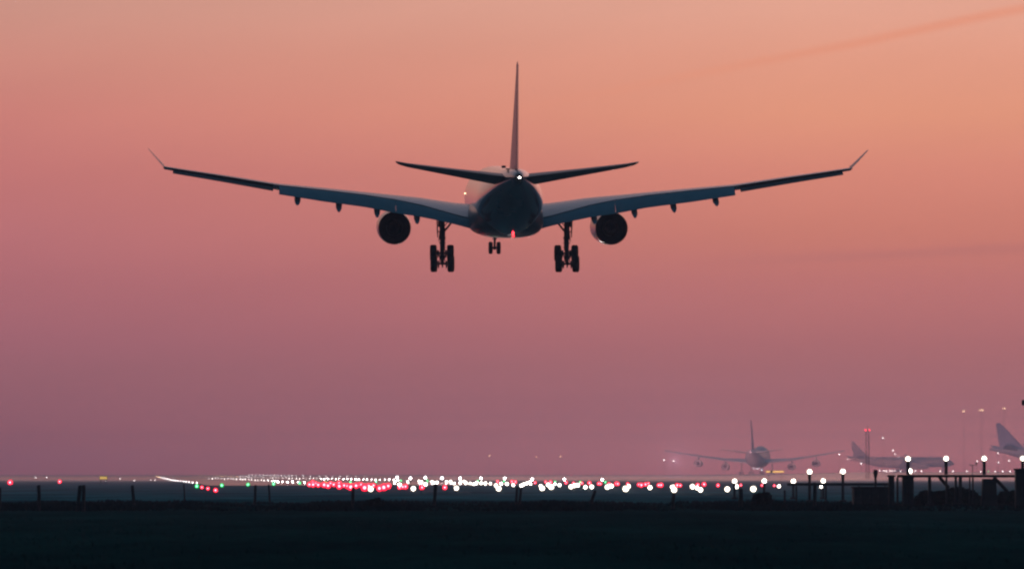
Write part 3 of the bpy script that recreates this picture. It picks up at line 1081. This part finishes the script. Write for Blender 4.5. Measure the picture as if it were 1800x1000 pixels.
for px, py, n, lb in [(1694, 722.5, 2, 'left of three tall floodlight masts at upper right, two pink tinged lamps'), (1725, 720.5, 3, 'middle of three tall floodlight masts at upper right, three small lamps'), (1765, 717.5, 2, 'right of three tall floodlight masts at upper right, two faint lamps')]:
    mast_lamp(px, py, 3300.0, 0.27, 'lamber', lb, 'floodlight masts over the apron', 0.09, n=n)
for px, py, lb in [(860, 800.7, 'small pinkish lamp on a distant mast, leftmost of three over the middle of the field'), (942.5, 802.7, 'small lamp on a distant mast, middle of three over the middle of the field'), (985.5, 802.2, 'small lamp on a distant mast, right of three over the middle of the field')]:
    mast_lamp(px, py, 3000.0, 0.24, 'lamber', lb, 'distant lamp masts', 0.06)
spots = [(1167, 808, 'tiny white lamp left of the jumbo wingtip'), (1184, 809.3, 'tiny white lamp under the jumbo wingtip'), (1475, 798, 'tiny lamp left of the faint small tail fin'), (1490, 806.7, 'tiny lamp under the faint small tail fin'),
         (1514, 814, 'tiny lamp low beside the red topped mast'), (1552, 769, 'faint tiny lamp high right of the red topped mast'), (1569.6, 791, 'upper one of three tiny lamps stepping down to the cone lamp'), (1573.2, 797.8, 'middle one of three tiny lamps stepping down to the cone lamp'),
         (1580, 802.7, 'lower one of three tiny lamps stepping down to the cone lamp'), (1717.5, 810, 'tiny lamp above the thin T shaped aerial'), (1754, 795.5, 'tiny lamp below the tail fin at right'), (1755, 812, 'brighter tiny lamp below the tail fin at right'), (1773.7, 809, 'tiny lamp left of the lamp at the right edge')]
FILL_SPOTS = {1184: (2180.0, jb, 0, 10.0, 2.4e6), 1755: (2820.0, pk, -42, 16.0, 5.0e5), 1490: (5080.0, pk2, -30, 12.0, 1.4e6), 1580: (5080.0, pk2, 20, 12.0, 1.1e6)}  # aim and power of added fill spots that brighten the distant jets
for px, py, lb in spots:
    dd, tgt_, fx, fz, watts = FILL_SPOTS.get(px, (1900.0, None, 0, 0, 0))
    m_ = mast_lamp(px, py, dd, 0.165 * dd / 1900.0, 'lw_dot', lb, None, 0.04)
    if tgt_ is not None:  # added fill light, far stronger than the tiny lamp it hangs on
        ld = bpy.data.lights.new('fill_spot', 'SPOT')
        ld.energy = watts
        ld.color = (1.0, 0.30, 0.22) if tgt_ is pk2 else (1.0, 0.42, 0.44)
        ld.spot_size = R(110)
        ld.spot_blend = 0.9
        ld.shadow_soft_size = 0.5
        fo_ = bpy.data.objects.new('fill_spot', ld)
        col.objects.link(fo_)
        fo_.parent = m_
        off = Vector((0, 0.8, at(px, py, dd).z - m_.location.z))
        fo_.location = off
        fo_.rotation_euler = (Vector((tgt_.location.x + fx, tgt_.location.y, fz)) - (m_.location + off)).to_track_quat('-Z', 'Y').to_euler()
for px, py in [(1325, 823.3), (1329.3, 823), (1338.6, 825.3), (1333, 823.4)]:
    small_lamp('taxiway_light', px, py, 0.14, 'lblue', 'tiny bluish lamp on the ground under the jumbo jet', 'bluish lamps under the jumbo', d=2250)
taxi = [(1546.5, 826.8), (1553.7, 826.8), (1558, 827.4), (1564, 827), (1568, 827.3), (1573, 827.3), (1583, 827.6), (1609, 827.6), (1620, 827.7), (1653, 827.4), (1664.6, 828.2), (1675, 828), (1699.7, 828), (1724, 828.4), (1749.5, 828.3), (1762.5, 828), (1775.5, 828), (1789, 828.3)]
for i, (px, py) in enumerate(taxi):
    small_lamp('taxiway_light', px, py, 0.21, 'lw_dot', 'tiny white taxiway lamp, %s from the left in the level row behind the gantry' % nth(i), 'white lamps in a level row behind the gantry', d=2200)
small_lamp('taxiway_light', 1737, 827.9, 0.24, 'lgreen', 'single green lamp in the level row behind the gantry', None, d=2200)
for px, py, lb in [(62.5, 839, 'tiny white dot left of the first fence post'), (82, 838.7, 'tiny white dot between first fence post and red lamp'), (186, 845, 'tiny dot under the yellow sign'), (211, 841, 'tiny dot right of the yellow sign'),
                   (236, 844, 'tiny white dot above the slightly leaning fence post at left'), (265, 843, 'tiny bluish dot near the start of the slanting line, left'), (272.5, 843.3, 'tiny bluish dot near the start of the slanting line, right')]:
    small_lamp('taxiway_light', px, py, 0.09, 'lw_dot', lb, None, h=0.26, d=None if py > 841 else 1250)

# ------------------------------------------------------------------ lit signs
def sign(px0, px1, py0, py1, d, matkey, label, panels, z0=None):
    a, b = at(px0, py1, d), at(px1, py0, d)
    w, h = b.x - a.x, b.z - a.z
    gz = ground_z((a.x + b.x) / 2, d)
    root = empty('airfield_sign', ((a.x + b.x) / 2, d, gz))
    base = a.z - gz
    bx = MB()
    bx.box((0, 0.12, base + h / 2), (w + 0.12, 0.22, h + 0.12), M['steel'], bev=0.04)
    bx.build('case', root)
    for u0, u1 in panels:
        f = MB()
        f.box((-w / 2 + w * (u0 + u1) / 2, -0.01, base + h / 2), (w * (u1 - u0), 0.04, h), M[matkey])
        f.build('face', root)
    for u in (-0.35, 0.35):
        l = MB()
        l.tube((w * u, 0.12, 0), (w * u, 0.12, base), 0.05, M['steel'])
        l.build('leg', root)
    tag(root, label, 'sign')
    return root


sign(175.5, 188, 837.2, 841.8, 1250.0 * S, 'signy', 'glowing yellow airfield sign at the left edge of the field', [(0, 1)])
sign(1346.5, 1378, 827.3, 829.8, 1300.0, 'signa', 'long amber lit sign under the tail of the jumbo jet', [(0, 0.24), (0.37, 1)])

# ------------------------------------------------------------------ lattice mast with red lamps
p = at(1525, 832, 1500.0)
gz = ground_z(p.x, p.y)
mroot = empty('obstruction_mast', (p.x, p.y, gz))
top = at(1525, 757, 1500).z - gz
g = MB()
hw = 0.42
for sx in (-1, 1):
    for sy in (-1, 1):
        g.tube((sx * hw, sy * hw, 0), (sx * hw, sy * hw, top), 0.06, M['mast'], None, 6)
n = 16
for i in range(n):
    z0, z1 = top * i / n, top * (i + 1) / n
    for s in (-1, 1):
        g.tube((-hw, s * hw, z0), (hw, s * hw, z0), 0.025, M['mast'], None, 4)
        g.tube((s * hw, -hw, z0), (s * hw, hw, z0), 0.025, M['mast'], None, 4)
        g.tube((-hw * (1 if i % 2 else -1), s * hw, z0), (hw * (1 if i % 2 else -1), s * hw, z1), 0.022, M['mast'], None, 4)
g.build('lattice', mroot)
g = MB()
g.box((0, 0, top + 0.04), (1.35, 1.35, 0.08), M['mast'])
g.tube((0, 0, top), (0, 0, top + 1.35), 0.06, M['mast'])
g.tube((0, 0, top + 1.0), (0, 0, top + 1.35), 0.13, M['mast'])
g.build('head', mroot)
for s in (-1, 1):
    l = MB()
    l.ball((s * 0.56, -0.3, top + 0.22), 0.17, M['lredm'], 10, 6)
    l.build('red_lamp', mroot, smooth=True)
tag(mroot, 'thin lattice mast with two red lamps at its top', 'mast')

# thin T shaped aerial
p = at(1709.5, 832, 1100.0)
g = MB()
z1, z2 = at(0, 817, 1100).z, at(0, 813.5, 1100).z
g.tube((0, 0, 0), (0, 0, z1), 0.09, M['mast'])
g.tube((-0.45, 0, z1), (0.85, 0, z1), 0.07, M['mast'])
g.tube((0.8, 0, z1 - 0.05), (0.8, 0, z2 + .2), 0.1, M['mast'], 0.16)
g.tube((-0.45, 0, z1 - 0.1), (-0.45, 0, z1 + .15), 0.12, M['mast'])
o = g.build('weather_aerial')
o.location = (p.x, p.y, ground_z(p.x, p.y))
tag(o, 'thin T shaped aerial behind the gantry between two lamp poles', 'aerial')

# tall pole whose head reaches in at the right edge
p = at(1806, 832, 376.0 * S)
proot = empty('camera_pole', (p.x, 376.0 * S, 0))
hz = at(0, 707.5, 376 * S).z
g = MB()
g.tube((0, 0, 0), (0, 0, hz + 0.25), 0.09, M['steel'], 0.07)
g.tube((0, 0, hz), (-0.15, 0, hz), 0.04, M['steel'])
g.build('pole', proot, smooth=True)
g = MB()
g.box((-0.17, -0.05, hz), (0.12, 0.3, 0.24), M['steel'], bev=0.05)
g.build('head', proot)
tag(proot, 'tall dark pole at the right edge whose small box head juts into view', 'pole')

# ------------------------------------------------------------------ gantry and crossbar
GD = 376.0 * S


def gx_(px, d=GD):
    return at(px, 832, d).x


def gz_(py, d=GD):
    return at(900, py, d).z


groot = empty('light_gantry', (gx_(1680), GD, 0))
ox = gx_(1680)
bm = MB()
x0, x1 = gx_(1577) - ox, gx_(1785) - ox
zt, zb = gz_(834), gz_(838.6)
bm.box(((x0 + x1) / 2, 0, (zt + zb) / 2), (x1 - x0, 0.22, zt - zb), M['steel'], bev=0.03)
bm.box(((x0 + x1) / 2, -0.13, zt - 0.03), (x1 - x0, 0.05, 0.05), M['steel'])
bm.build('beam', groot)
for px, w in ((1577.5, 3.5), (1634, 5.5), (1663.5, 3.0), (1680, 4.2), (1688, 5.5), (1704.5, 2.2), (1710, 2.6)):
    u = MB()
    u.box((gx_(px) - ox, 0.0, zb / 2), (w / 24.8 * S, 0.18, zb), M['steel'], bev=0.015)
    u.box((gx_(px) - ox, 0.0, 0.06), (w / 24.8 * S + 0.2, 0.4, 0.12), M['cab'], bev=0.02)
    u.build('upright', groot)
for (a, b), (c, d) in (((1652, 838.5), (1668.5, 856)), ((1748, 838.5), (1772, 863))):
    u = MB()
    u.tube((gx_(a) - ox, 0.16, gz_(b)), (gx_(c) - ox, 0.5, max(gz_(d), 0.0)), 0.075, M['steel'], None, 8)
    u.build('brace', groot)
tag(groot, 'dark steel gantry beam on uprights carrying the tall white lamps at right', 'gantry')

croot = empty('light_crossbar', (gx_(1470, 430 * S), 430.0 * S, 0))
ox = gx_(1470, 430 * S)
b = MB()
xa, xb = gx_(1384, 430 * S) - ox, gx_(1566, 430 * S) - ox
b.box(((xa + xb) / 2, 0.12, gz_(850.8, 430 * S)), (xb - xa, 0.1, 0.13), M['steel'], bev=0.02)
b.build('rail', croot)
for px in (1400, 1452, 1510, 1556):
    u = MB()
    u.box((gx_(px, 430 * S) - ox, 0.12, gz_(850.8, 430 * S) / 2 - 0.04), (0.09, 0.08, gz_(850.8, 430 * S) - 0.08), M['steel'])
    u.build('upright', croot)
tag(croot, 'low dark crossbar left of the gantry with two tall lamps rising through it', 'crossbar')


def cabinet(px0, px1, ptop, d, label, taper=0.0, name='equipment_cabinet', cap=True, doors=2):
    d *= S
    xa, xb = gx_(px0, d), gx_(px1, d)
    w, h = xb - xa, gz_(ptop, d)
    root = empty(name, ((xa + xb) / 2, d, 0))
    dep = min(1.2, max(0.5, w * .8))
    b = MB()
    if taper:
        rings = []
        for z, k in ((0.0, 1 + taper), (h * .45, 1 + taper * .35), (h * .97, 1.0)):
            a = w / 2 * k
            rings.append([(-a, -dep / 2 * k, z), (a, -dep / 2 * k, z), (a, dep / 2 * k, z), (-a, dep / 2 * k, z)])
        b.loft(rings, M['cab'])
    else:
        b.box((0, 0, h / 2), (w, dep, h), M['cab'], bev=0.03)
    b.build('body', root)
    if cap:
        c = MB()
        c.box((0, 0, h + 0.02), (w + 0.10, dep + 0.1, 0.07), M['cab'], bev=0.02)
        c.build('roof', root)
    if doors and not taper:
        for k in range(doors):
            q = MB()
            dw = w / doors * .86
            xc = -w / 2 + w * (k + .5) / doors
            q.box((xc, -dep / 2 - 0.012, h * .5), (dw, 0.03, h * .84), M['steel'], bev=0.01)
            q.box((xc + dw * .35, -dep / 2 - 0.04, h * .52), (0.03, 0.04, 0.16), M['gear'])
            q.build('door', root)
    tag(root, label, 'cabinet')
    return root


cabinet(1562, 1571.5, 836.8, 374.0, 'narrow dark cabinet at the left end of the gantry', doors=1)
cabinet(1586, 1605.5, 838.5, 374.8, 'square dark cabinet under the cone lamp and the low lamp', doors=2)
cabinet(1727, 1750, 839.5, 374.6, 'wide dark tapered plinth under the third gantry lamp', taper=0.28, name='lamp_plinth', cap=False)
cabinet(1784.5, 1812, 825.5, 352.0, 'tall dark cabinet cut off by the right edge under the last lamp', doors=2)
cabinet(1499, 1561, 857.0, 385.0, 'long low dark cabinet left of the gantry', doors=4)

# unlit lamp seen as a dark paddle
p = at(1539, 832, 400.0 * S)
proot = empty('unlit_lamp', (p.x, 400.0 * S, 0))
g = MB()
zt_ = gz_(841, 400 * S)
g.tube((0, 0, 0), (0, 0, zt_), 0.06, M['steel'], 0.05, 8)
g.build('pole', proot, smooth=True)
g = MB()
zc_ = gz_(831, 400 * S)
g.revolve([(zc_ + a_ * S, b_ * S) for a_, b_ in ((-0.5, 0.05), (-0.28, 0.12), (0, 0.175), (0.16, 0.165), (0.25, 0.10), (0.27, 0.02))], M['steel'], 'Z', n=14, cap0=True, cap1=True)
g.build('head', proot, smooth=True)
tag(proot, 'dark unlit lamp shaped like a paddle on a thin pole left of the gantry', 'lamp')

# ------------------------------------------------------------------ fence posts
posts = [(-2, 856, 897, 7, 0, 'dark fence post half cut off by the left edge'), (68.5, 852, 897.5, 5.5, 1, 'straight upright fence post, leftmost whole one'), (138.5, 852.5, 898, 5.5, -5, 'leaning fence post, left one of the close pair at left'),
         (147.2, 852, 898, 5.5, -0.5, 'upright fence post, right one of the close pair at left'), (234.5, 852.5, 890, 4.6, 4, 'fence post leaning right, between the close pair and the slanting lamps'), (324, 850, 882, 2.2, 1.5, 'very thin stake beside the slanting line of lamps'),
         (448.5, 852, 888, 4.2, -1, 'fence post standing under the third green lamp'), (473.5, 851, 884, 2.8, 3, 'thin fence post right beside the one under the green lamp'), (620.5, 855, 893, 4.8, 0.5, 'fence post under the crowded red lamps'),
         (764, 849, 889, 5.2, -3, 'leaning fence post between the two lone red lamps'), (907.5, 855, 889, 4.0, -3.5, 'left one of the close leaning pair at mid field'), (914.5, 855, 889, 4.2, -3.5, 'right one of the close leaning pair at mid field'),
         (1041.5, 861, 888, 5.0, -9, 'strongly leaning fence post right of mid field'), (1183.5, 866, 894, 5.0, -1.5, 'short fence post under a bright white lamp'), (1302, 858, 894, 6.5, 0, 'thick fence post beside the tufts of brush'),
         (1379, 861, 886, 3.4, 0, 'faint fence post under the small red and white lamps'), (1432, 847.5, 894, 5.2, -0.5, 'tallest fence post, standing beside the tall lamp pole')]
for px, yt_, yb, wpx, lean, lb in posts:
    d = CAM_Z * F / (yb - HORIZON)
    p = at(px, yb, d)
    h = (yb - yt_) / F * d
    r = wpx / F * d / 2 * 1.2
    b = MB()
    rings = []
    ln = lean / F * d
    for k, t in enumerate((0, .3, .62, .93, 1.0)):
        rr = r * (1.06 - 0.1 * t) * (0.8 if k == 4 else 1)
        c = (-ln * (0.5 - t) * -1 + random.uniform(-.012, .012), random.uniform(-.01, .01))
        rings.append([(c[0] + rr * cos(2 * pi * q / 9) * random.uniform(.93, 1.07), c[1] + rr * sin(2 * pi * q / 9), -0.05 + (h + .05) * t) for q in range(9)])
    b.loft(rings, M['wood'])
    o = b.build('fence_post', smooth=True)
    o.location = (p.x, d, 0)
    tag(o, lb, 'fence post', 'old wooden fence posts across the field')

# ------------------------------------------------------------------ rough grass, brush and hedge
def blades(name, n, xr, yr, hr, wr, mat, zfun=None, clump=None):
    b = MB()
    vs, fs = [], []
    for i in range(n):
        x = random.uniform(*xr)
        y = random.uniform(*yr)
        k = 1.0
        if clump:
            k = clump(x, y)
            if random.random() > k:
                continue
        h = random.uniform(*hr) * (0.45 + 0.75 * k)
        w = random.uniform(*wr)
        lx, ly = random.gauss(0, .22) * h, random.gauss(0, .22) * h
        a = random.uniform(0, pi)
        dx, dy = w * cos(a), w * sin(a) * .6
        o = len(vs)
        vs += [(x - dx, y - dy, -.02), (x + dx, y + dy, -.02), (x + lx * .4 + dx * .6, y + ly * .4 + dy * .6, h * .6), (x + lx * .4 - dx * .6, y + ly * .4 - dy * .6, h * .6), (x + lx, y + ly, h)]
        fs += [(o, o + 1, o + 2, o + 3), (o + 3, o + 2, o + 4)]
    b.add(vs, fs, mat)
    return b.build(name)


def cl(x, y):
    return max(0.05, 0.55 + 0.35 * sin(x * .55 + 1.7 * sin(x * .13)) + 0.25 * sin(x * 1.9 + y * .3))


o = blades('rough_grass', 34000, (-27, 27), (196, 250), (0.05, 0.17), (0.03, 0.09), M['grass_blade'], clump=cl)
tag(o, 'dark rough grass growing in a band along the foot of the fence posts', 'grass', kind='stuff')
o = blades('short_grass', 26000, (-17, 17), (72, 165), (0.02, 0.075), (0.006, 0.018), M['grass'], clump=lambda x, y: 0.5 + 0.5 * sin(x * .9 + y * .21) * sin(y * .16 + x * .33))
tag(o, 'short dark grass of the foreground field', 'grass', kind='stuff')

def bush(name, px0, px1, ptop, d, n, label, depth=1.0, cat='bush'):
    d *= S
    xa, xb = gx_(px0, d), gx_(px1, d)
    h = gz_(ptop, d)
    b = MB()
    vs, fs = [], []
    w = xb - xa
    for i in range(n):
        x = random.uniform(-w / 2, w / 2)
        hh = h * (0.84 + 0.10 * sin(x * 1.7 + d) + 0.08 * sin(x * 4.1)) * min(1, 0.45 + 2.2 * (1 - abs(x) / (w / 2)))
        z = hh * random.random() ** 0.7
        y = random.uniform(-depth / 2, depth / 2)
        s = random.uniform(.05, .13)
        u = Vector((random.gauss(0, 1), random.gauss(0, 1), random.gauss(0, 1))).normalized()
        v = u.orthogonal().normalized() * s
        q = u.cross(v).normalized() * s * .55
        c = Vector((x, y, max(z, .04)))
        o = len(vs)
        vs += [c - v, c - q, c + v, c + q]
        fs += [(o, o + 1, o + 2, o + 3)]
    b.add(vs, fs, M['hedge'])
    for k in range(max(3, int(w * 2))):
        x = random.uniform(-w / 2, w / 2) * .9
        b.tube((x, 0, 0), (x + random.uniform(-.25, .25), random.uniform(-.2, .2), h * random.uniform(.5, .8)), 0.025, M['wood'], 0.01, 5)
    o = b.build(name)
    o.location = ((xa + xb) / 2, d, 0)
    tag(o, label, cat)
    return o


bush('hedge', 1606, 1726, 858, 378.5, 5200, 'low dark hedge running along under the gantry left of the plinth', 1.2, 'hedge')
bush('hedge', 1752, 1830, 860, 379.5, 3600, 'low dark hedge between the tapered plinth and the right edge', 1.2, 'hedge')
bush('brush', 1322, 1356, 862, 372.0, 700, 'ragged dark brush right of the thick fence post')
bush('brush', 640, 672, 874, 345.0, 500, 'small dark brush right of the post under the red lamps')

# ------------------------------------------------------------------ haze
hz_ = MB()
hz_.box((0, 2975, 21.5), (3600, 6050, 46.0), None)
hz_.m = []
haze = bpy.data.objects.new('haze', bpy.data.meshes.new('haze'))
haze.data.from_pydata(hz_.v, [], hz_.f)
col.objects.link(haze)
hm = bpy.data.materials.new('haze air')
hm.use_nodes = True
nt = hm.node_tree
for n in list(nt.nodes):
    if n.type == 'BSDF_PRINCIPLED':
        nt.nodes.remove(n)
pv = nt.nodes.new('ShaderNodeVolumePrincipled')
pv.inputs['Color'].default_value = (0.48, 0.68, 0.93, 1)
pv.inputs['Density'].default_value = 0.00032
pv.inputs['Anisotropy'].default_value = 0.6
out = [n for n in nt.nodes if n.type == 'OUTPUT_MATERIAL'][0]
nt.links.new(pv.outputs['Volume'], out.inputs['Volume'])
haze.data.materials.append(hm)
tag(haze, 'thin evening haze over the airfield', 'haze', kind='stuff')

# ------------------------------------------------------------------ sky
SUN_AZ, SUN_EL = R(9.0), R(3.0)
w = bpy.data.worlds.new('World')
sc.world = w
w.use_nodes = True
nt = w.node_tree
N, L = nt.nodes, nt.links
bg = N['Background']
tc = N.new('ShaderNodeTexCoord')
sep = N.new('ShaderNodeSeparateXYZ')
L.new(tc.outputs['Generated'], sep.inputs[0])


def mth(op, a, b=None, c=None, clamp=False):
    n = N.new('ShaderNodeMath')
    n.operation = op
    n.use_clamp = clamp
    for i, v in enumerate((a, b, c)):
        if v is None:
            continue
        if isinstance(v, (int, float)):
            n.inputs[i].default_value = v
        else:
            L.new(v, n.inputs[i])
    return n.outputs[0]


def mapr(v, a, b, c=0.0, d=1.0, smooth=True):
    n = N.new('ShaderNodeMapRange')
    n.interpolation_type = 'SMOOTHSTEP' if smooth else 'LINEAR'
    L.new(v, n.inputs['Value'])
    for k, q in zip(('From Min', 'From Max', 'To Min', 'To Max'), (a, b, c, d)):
        n.inputs[k].default_value = q
    return n.outputs['Result']


def mixc(f, a, b, mode='MIX'):
    n = N.new('ShaderNodeMix')
    n.data_type = 'RGBA'
    n.blend_type = mode
    for sock, v in ((n.inputs[0], f), (n.inputs[6], a), (n.inputs[7], b)):
        if isinstance(v, (int, float)):
            sock.default_value = v
        elif isinstance(v, tuple):
            sock.default_value = (*v, 1)
        else:
            L.new(v, sock)
    return n.outputs[2]


el = mth('MULTIPLY', mth('ARCSINE', sep.outputs['Z']), 180 / pi)              # elevation, degrees
az = mth('MULTIPLY', mth('ARCTAN2', sep.outputs['X'], sep.outputs['Y']), 180 / pi)  # azimuth, degrees, 0 = ahead
t = mth('SQRT', mth('DIVIDE', mth('MAXIMUM', el, 0.0), 90.0), clamp=True)


def ramp(stops):
    n = N.new('ShaderNodeValToRGB')
    e = n.color_ramp.elements
    while len(e) < len(stops):
        e.new(0.5)
    for k, (deg, c) in zip(e, stops):
        k.position = sqrt(deg / 90)
        k.color = (*c, 1)
    L.new(t, n.inputs['Fac'])
    return n.outputs['Color']


def EL(py):
    return math.degrees(math.atan((HORIZON - py) / F))


high = [(9, lin(205, 158, 150)), (18, lin(140, 135, 150)), (40, lin(62, 88, 108)), (90, lin(40, 74, 96))]
LEFT = [(EL(825), lin(130, 89, 105)), (EL(800), lin(132, 90, 106)), (EL(770), lin(135, 91, 106)), (EL(735), lin(140, 93, 107)), (EL(700), lin(144, 95, 108)), (EL(650), lin(151, 98, 110)), (EL(600), lin(158, 101, 112)), (EL(500), lin(171, 106, 114)), (EL(410), lin(184, 113, 117)), (EL(300), lin(195, 119, 117)), (EL(200), lin(203, 128, 120)), (EL(100), lin(206, 139, 127)), (EL(10), lin(204, 146, 132))]
RIGHT = [(EL(825), lin(152, 102, 114)), (EL(800), lin(155, 103, 115)), (EL(770), lin(156, 104, 115)), (EL(735), lin(156, 104, 114)), (EL(700), lin(157, 104, 113)), (EL(650), lin(163, 106, 113)), (EL(600), lin(170, 108, 113)), (EL(500), lin(186, 115, 114)), (EL(410), lin(200, 124, 113)), (EL(300), lin(214, 136, 119)), (EL(200), lin(223, 149, 124)), (EL(100), lin(225, 156, 133)), (EL(10), lin(226, 163, 143))]
CAL_L = [(4.627, 2.4585, 2.0835), (4.7028, 2.6267, 2.2883), (4.9481, 2.6256, 2.1297), (2.8463, 1.8253, 1.5774), (2.1155, 1.5145, 1.3779), (1.6619, 1.3269, 1.2406), (1.5209, 1.238, 1.216), (1.3415, 1.1571, 1.1286), (1.2744, 1.1474, 1.1252), (1.1937, 1.1025, 1.0697), (1.187, 1.1122, 1.0852), (1.1486, 1.1039, 1.0638), (1.1155, 1.0993, 1.0775)]
CAL_R = [(5.5984, 3.2997, 2.5091), (5.7064, 3.6665, 2.7396), (5.4414, 3.4973, 2.6326), (2.8918, 2.0322, 1.7173), (2.126, 1.5795, 1.4065), (1.6984, 1.3602, 1.2568), (1.5186, 1.2512, 1.1749), (1.3338, 1.1709, 1.119), (1.274, 1.1592, 1.0703), (1.2066, 1.1271, 1.0862), (1.189, 1.1446, 1.0843), (1.1619, 1.1199, 1.088), (1.1553, 1.149, 1.1225)]
LEFT = [(d, tuple(a * b for a, b in zip(c, k))) for (d, c), k in zip(LEFT, CAL_L)]
RIGHT = [(d, tuple(a * b for a, b in zip(c, k))) for (d, c), k in zip(RIGHT, CAL_R)]
cl_ = ramp(LEFT + high)
cr_ = ramp(RIGHT + high)
front = mixc(mapr(az, -5.6, 3.2, smooth=False), cl_, cr_)
# drifting thin cloud: stretched noise over the sky directions
cmb = N.new('ShaderNodeCombineXYZ')
L.new(mth('MULTIPLY', az, 0.16), cmb.inputs[0])
L.new(mth('MULTIPLY_ADD', az, -0.16, mth('MULTIPLY', el, 0.9)), cmb.inputs[1])
nz = N.new('ShaderNodeTexNoise')
nz.inputs['Scale'].default_value = 1.0
nz.inputs['Detail'].default_value = 5
nz.inputs['Roughness'].default_value = 0.55
L.new(cmb.outputs[0], nz.inputs['Vector'])
var = mapr(nz.outputs['Fac'], 0.3, 0.7, 0.975, 1.025, smooth=False)
vm = N.new('ShaderNodeVectorMath')
vm.operation = 'SCALE'
L.new(front, vm.inputs[0])
L.new(var, vm.inputs['Scale'])
front = vm.outputs[0]
# one long streak of high cloud at upper right
A0 = math.degrees(math.atan((1800 - 900) / F))
wob = mth('MULTIPLY', mth('SUBTRACT', nz.outputs['Fac'], 0.5), 0.22)
line = mth('ADD', mth('SUBTRACT', el, mth('MULTIPLY_ADD', az, 0.19, EL(22) - 0.19 * A0)), wob)
band = mth('MULTIPLY', mapr(mth('ABSOLUTE', line), 0.0, 0.085, 1.0, 0.0), mapr(az, -1.2, 5.0, 0.0, 0.65))
front = mixc(band, front, lin(240, 152, 122))
line2 = mth('ADD', mth('SUBTRACT', el, mth('MULTIPLY_ADD', az, 0.03, EL(462) - 0.03 * 1.8)), mth('MULTIPLY', wob, 1.6))
band2 = mth('MULTIPLY', mapr(mth('ABSOLUTE', line2), 0.0, 0.10, 1.0, 0.0), mapr(az, 1.2, 4.0, 0.0, 0.22))
front = mixc(band2, front, lin(178, 108, 116))
back = ramp([(0, (0.004, 0.046, 0.085)), (6, (0.005, 0.054, 0.096)), (20, (0.010, 0.062, 0.105)), (45, (0.018, 0.066, 0.106)), (90, lin(40, 74, 96))])
side = mapr(mth('ABSOLUTE', az), 22, 110, 1.0, 0.0)
sky = mixc(side, back, front)
st = N.new('ShaderNodeTexSky')
st.sky_type = 'NISHITA'
st.sun_disc = False
st.sun_elevation = SUN_EL
st.sun_rotation = SUN_AZ
ad = N.new('ShaderNodeVectorMath')
ad.operation = 'MULTIPLY_ADD'
L.new(st.outputs[0], ad.inputs[0])
ad.inputs[1].default_value = (0.0006, 0.0006, 0.0006)
L.new(sky, ad.inputs[2])
L.new(ad.outputs[0], bg.inputs['Color'])
bg.inputs['Strength'].default_value = 1.0

sun_d = bpy.data.lights.new('sun', 'SUN')
sun_d.energy = 0.03
sun_d.angle = R(20)
sun_d.color = (1.0, 0.48, 0.50)
sun = bpy.data.objects.new('sun', sun_d)
col.objects.link(sun)
sun.rotation_euler = (-(pi / 2 - SUN_EL), 0, -SUN_AZ)

# ------------------------------------------------------------------ render settings
sc.view_settings.view_transform = 'Standard'
sc.view_settings.look = 'None'
sc.view_settings.exposure = 0.0
sc.view_settings.gamma = 1.0
sc.cycles.filter_width = 2.3
sc.cycles.sample_clamp_indirect = 1.5
sc.cycles.volume_bounces = 1
sc.cycles.max_bounces = 6
sc.cycles.use_denoising = True
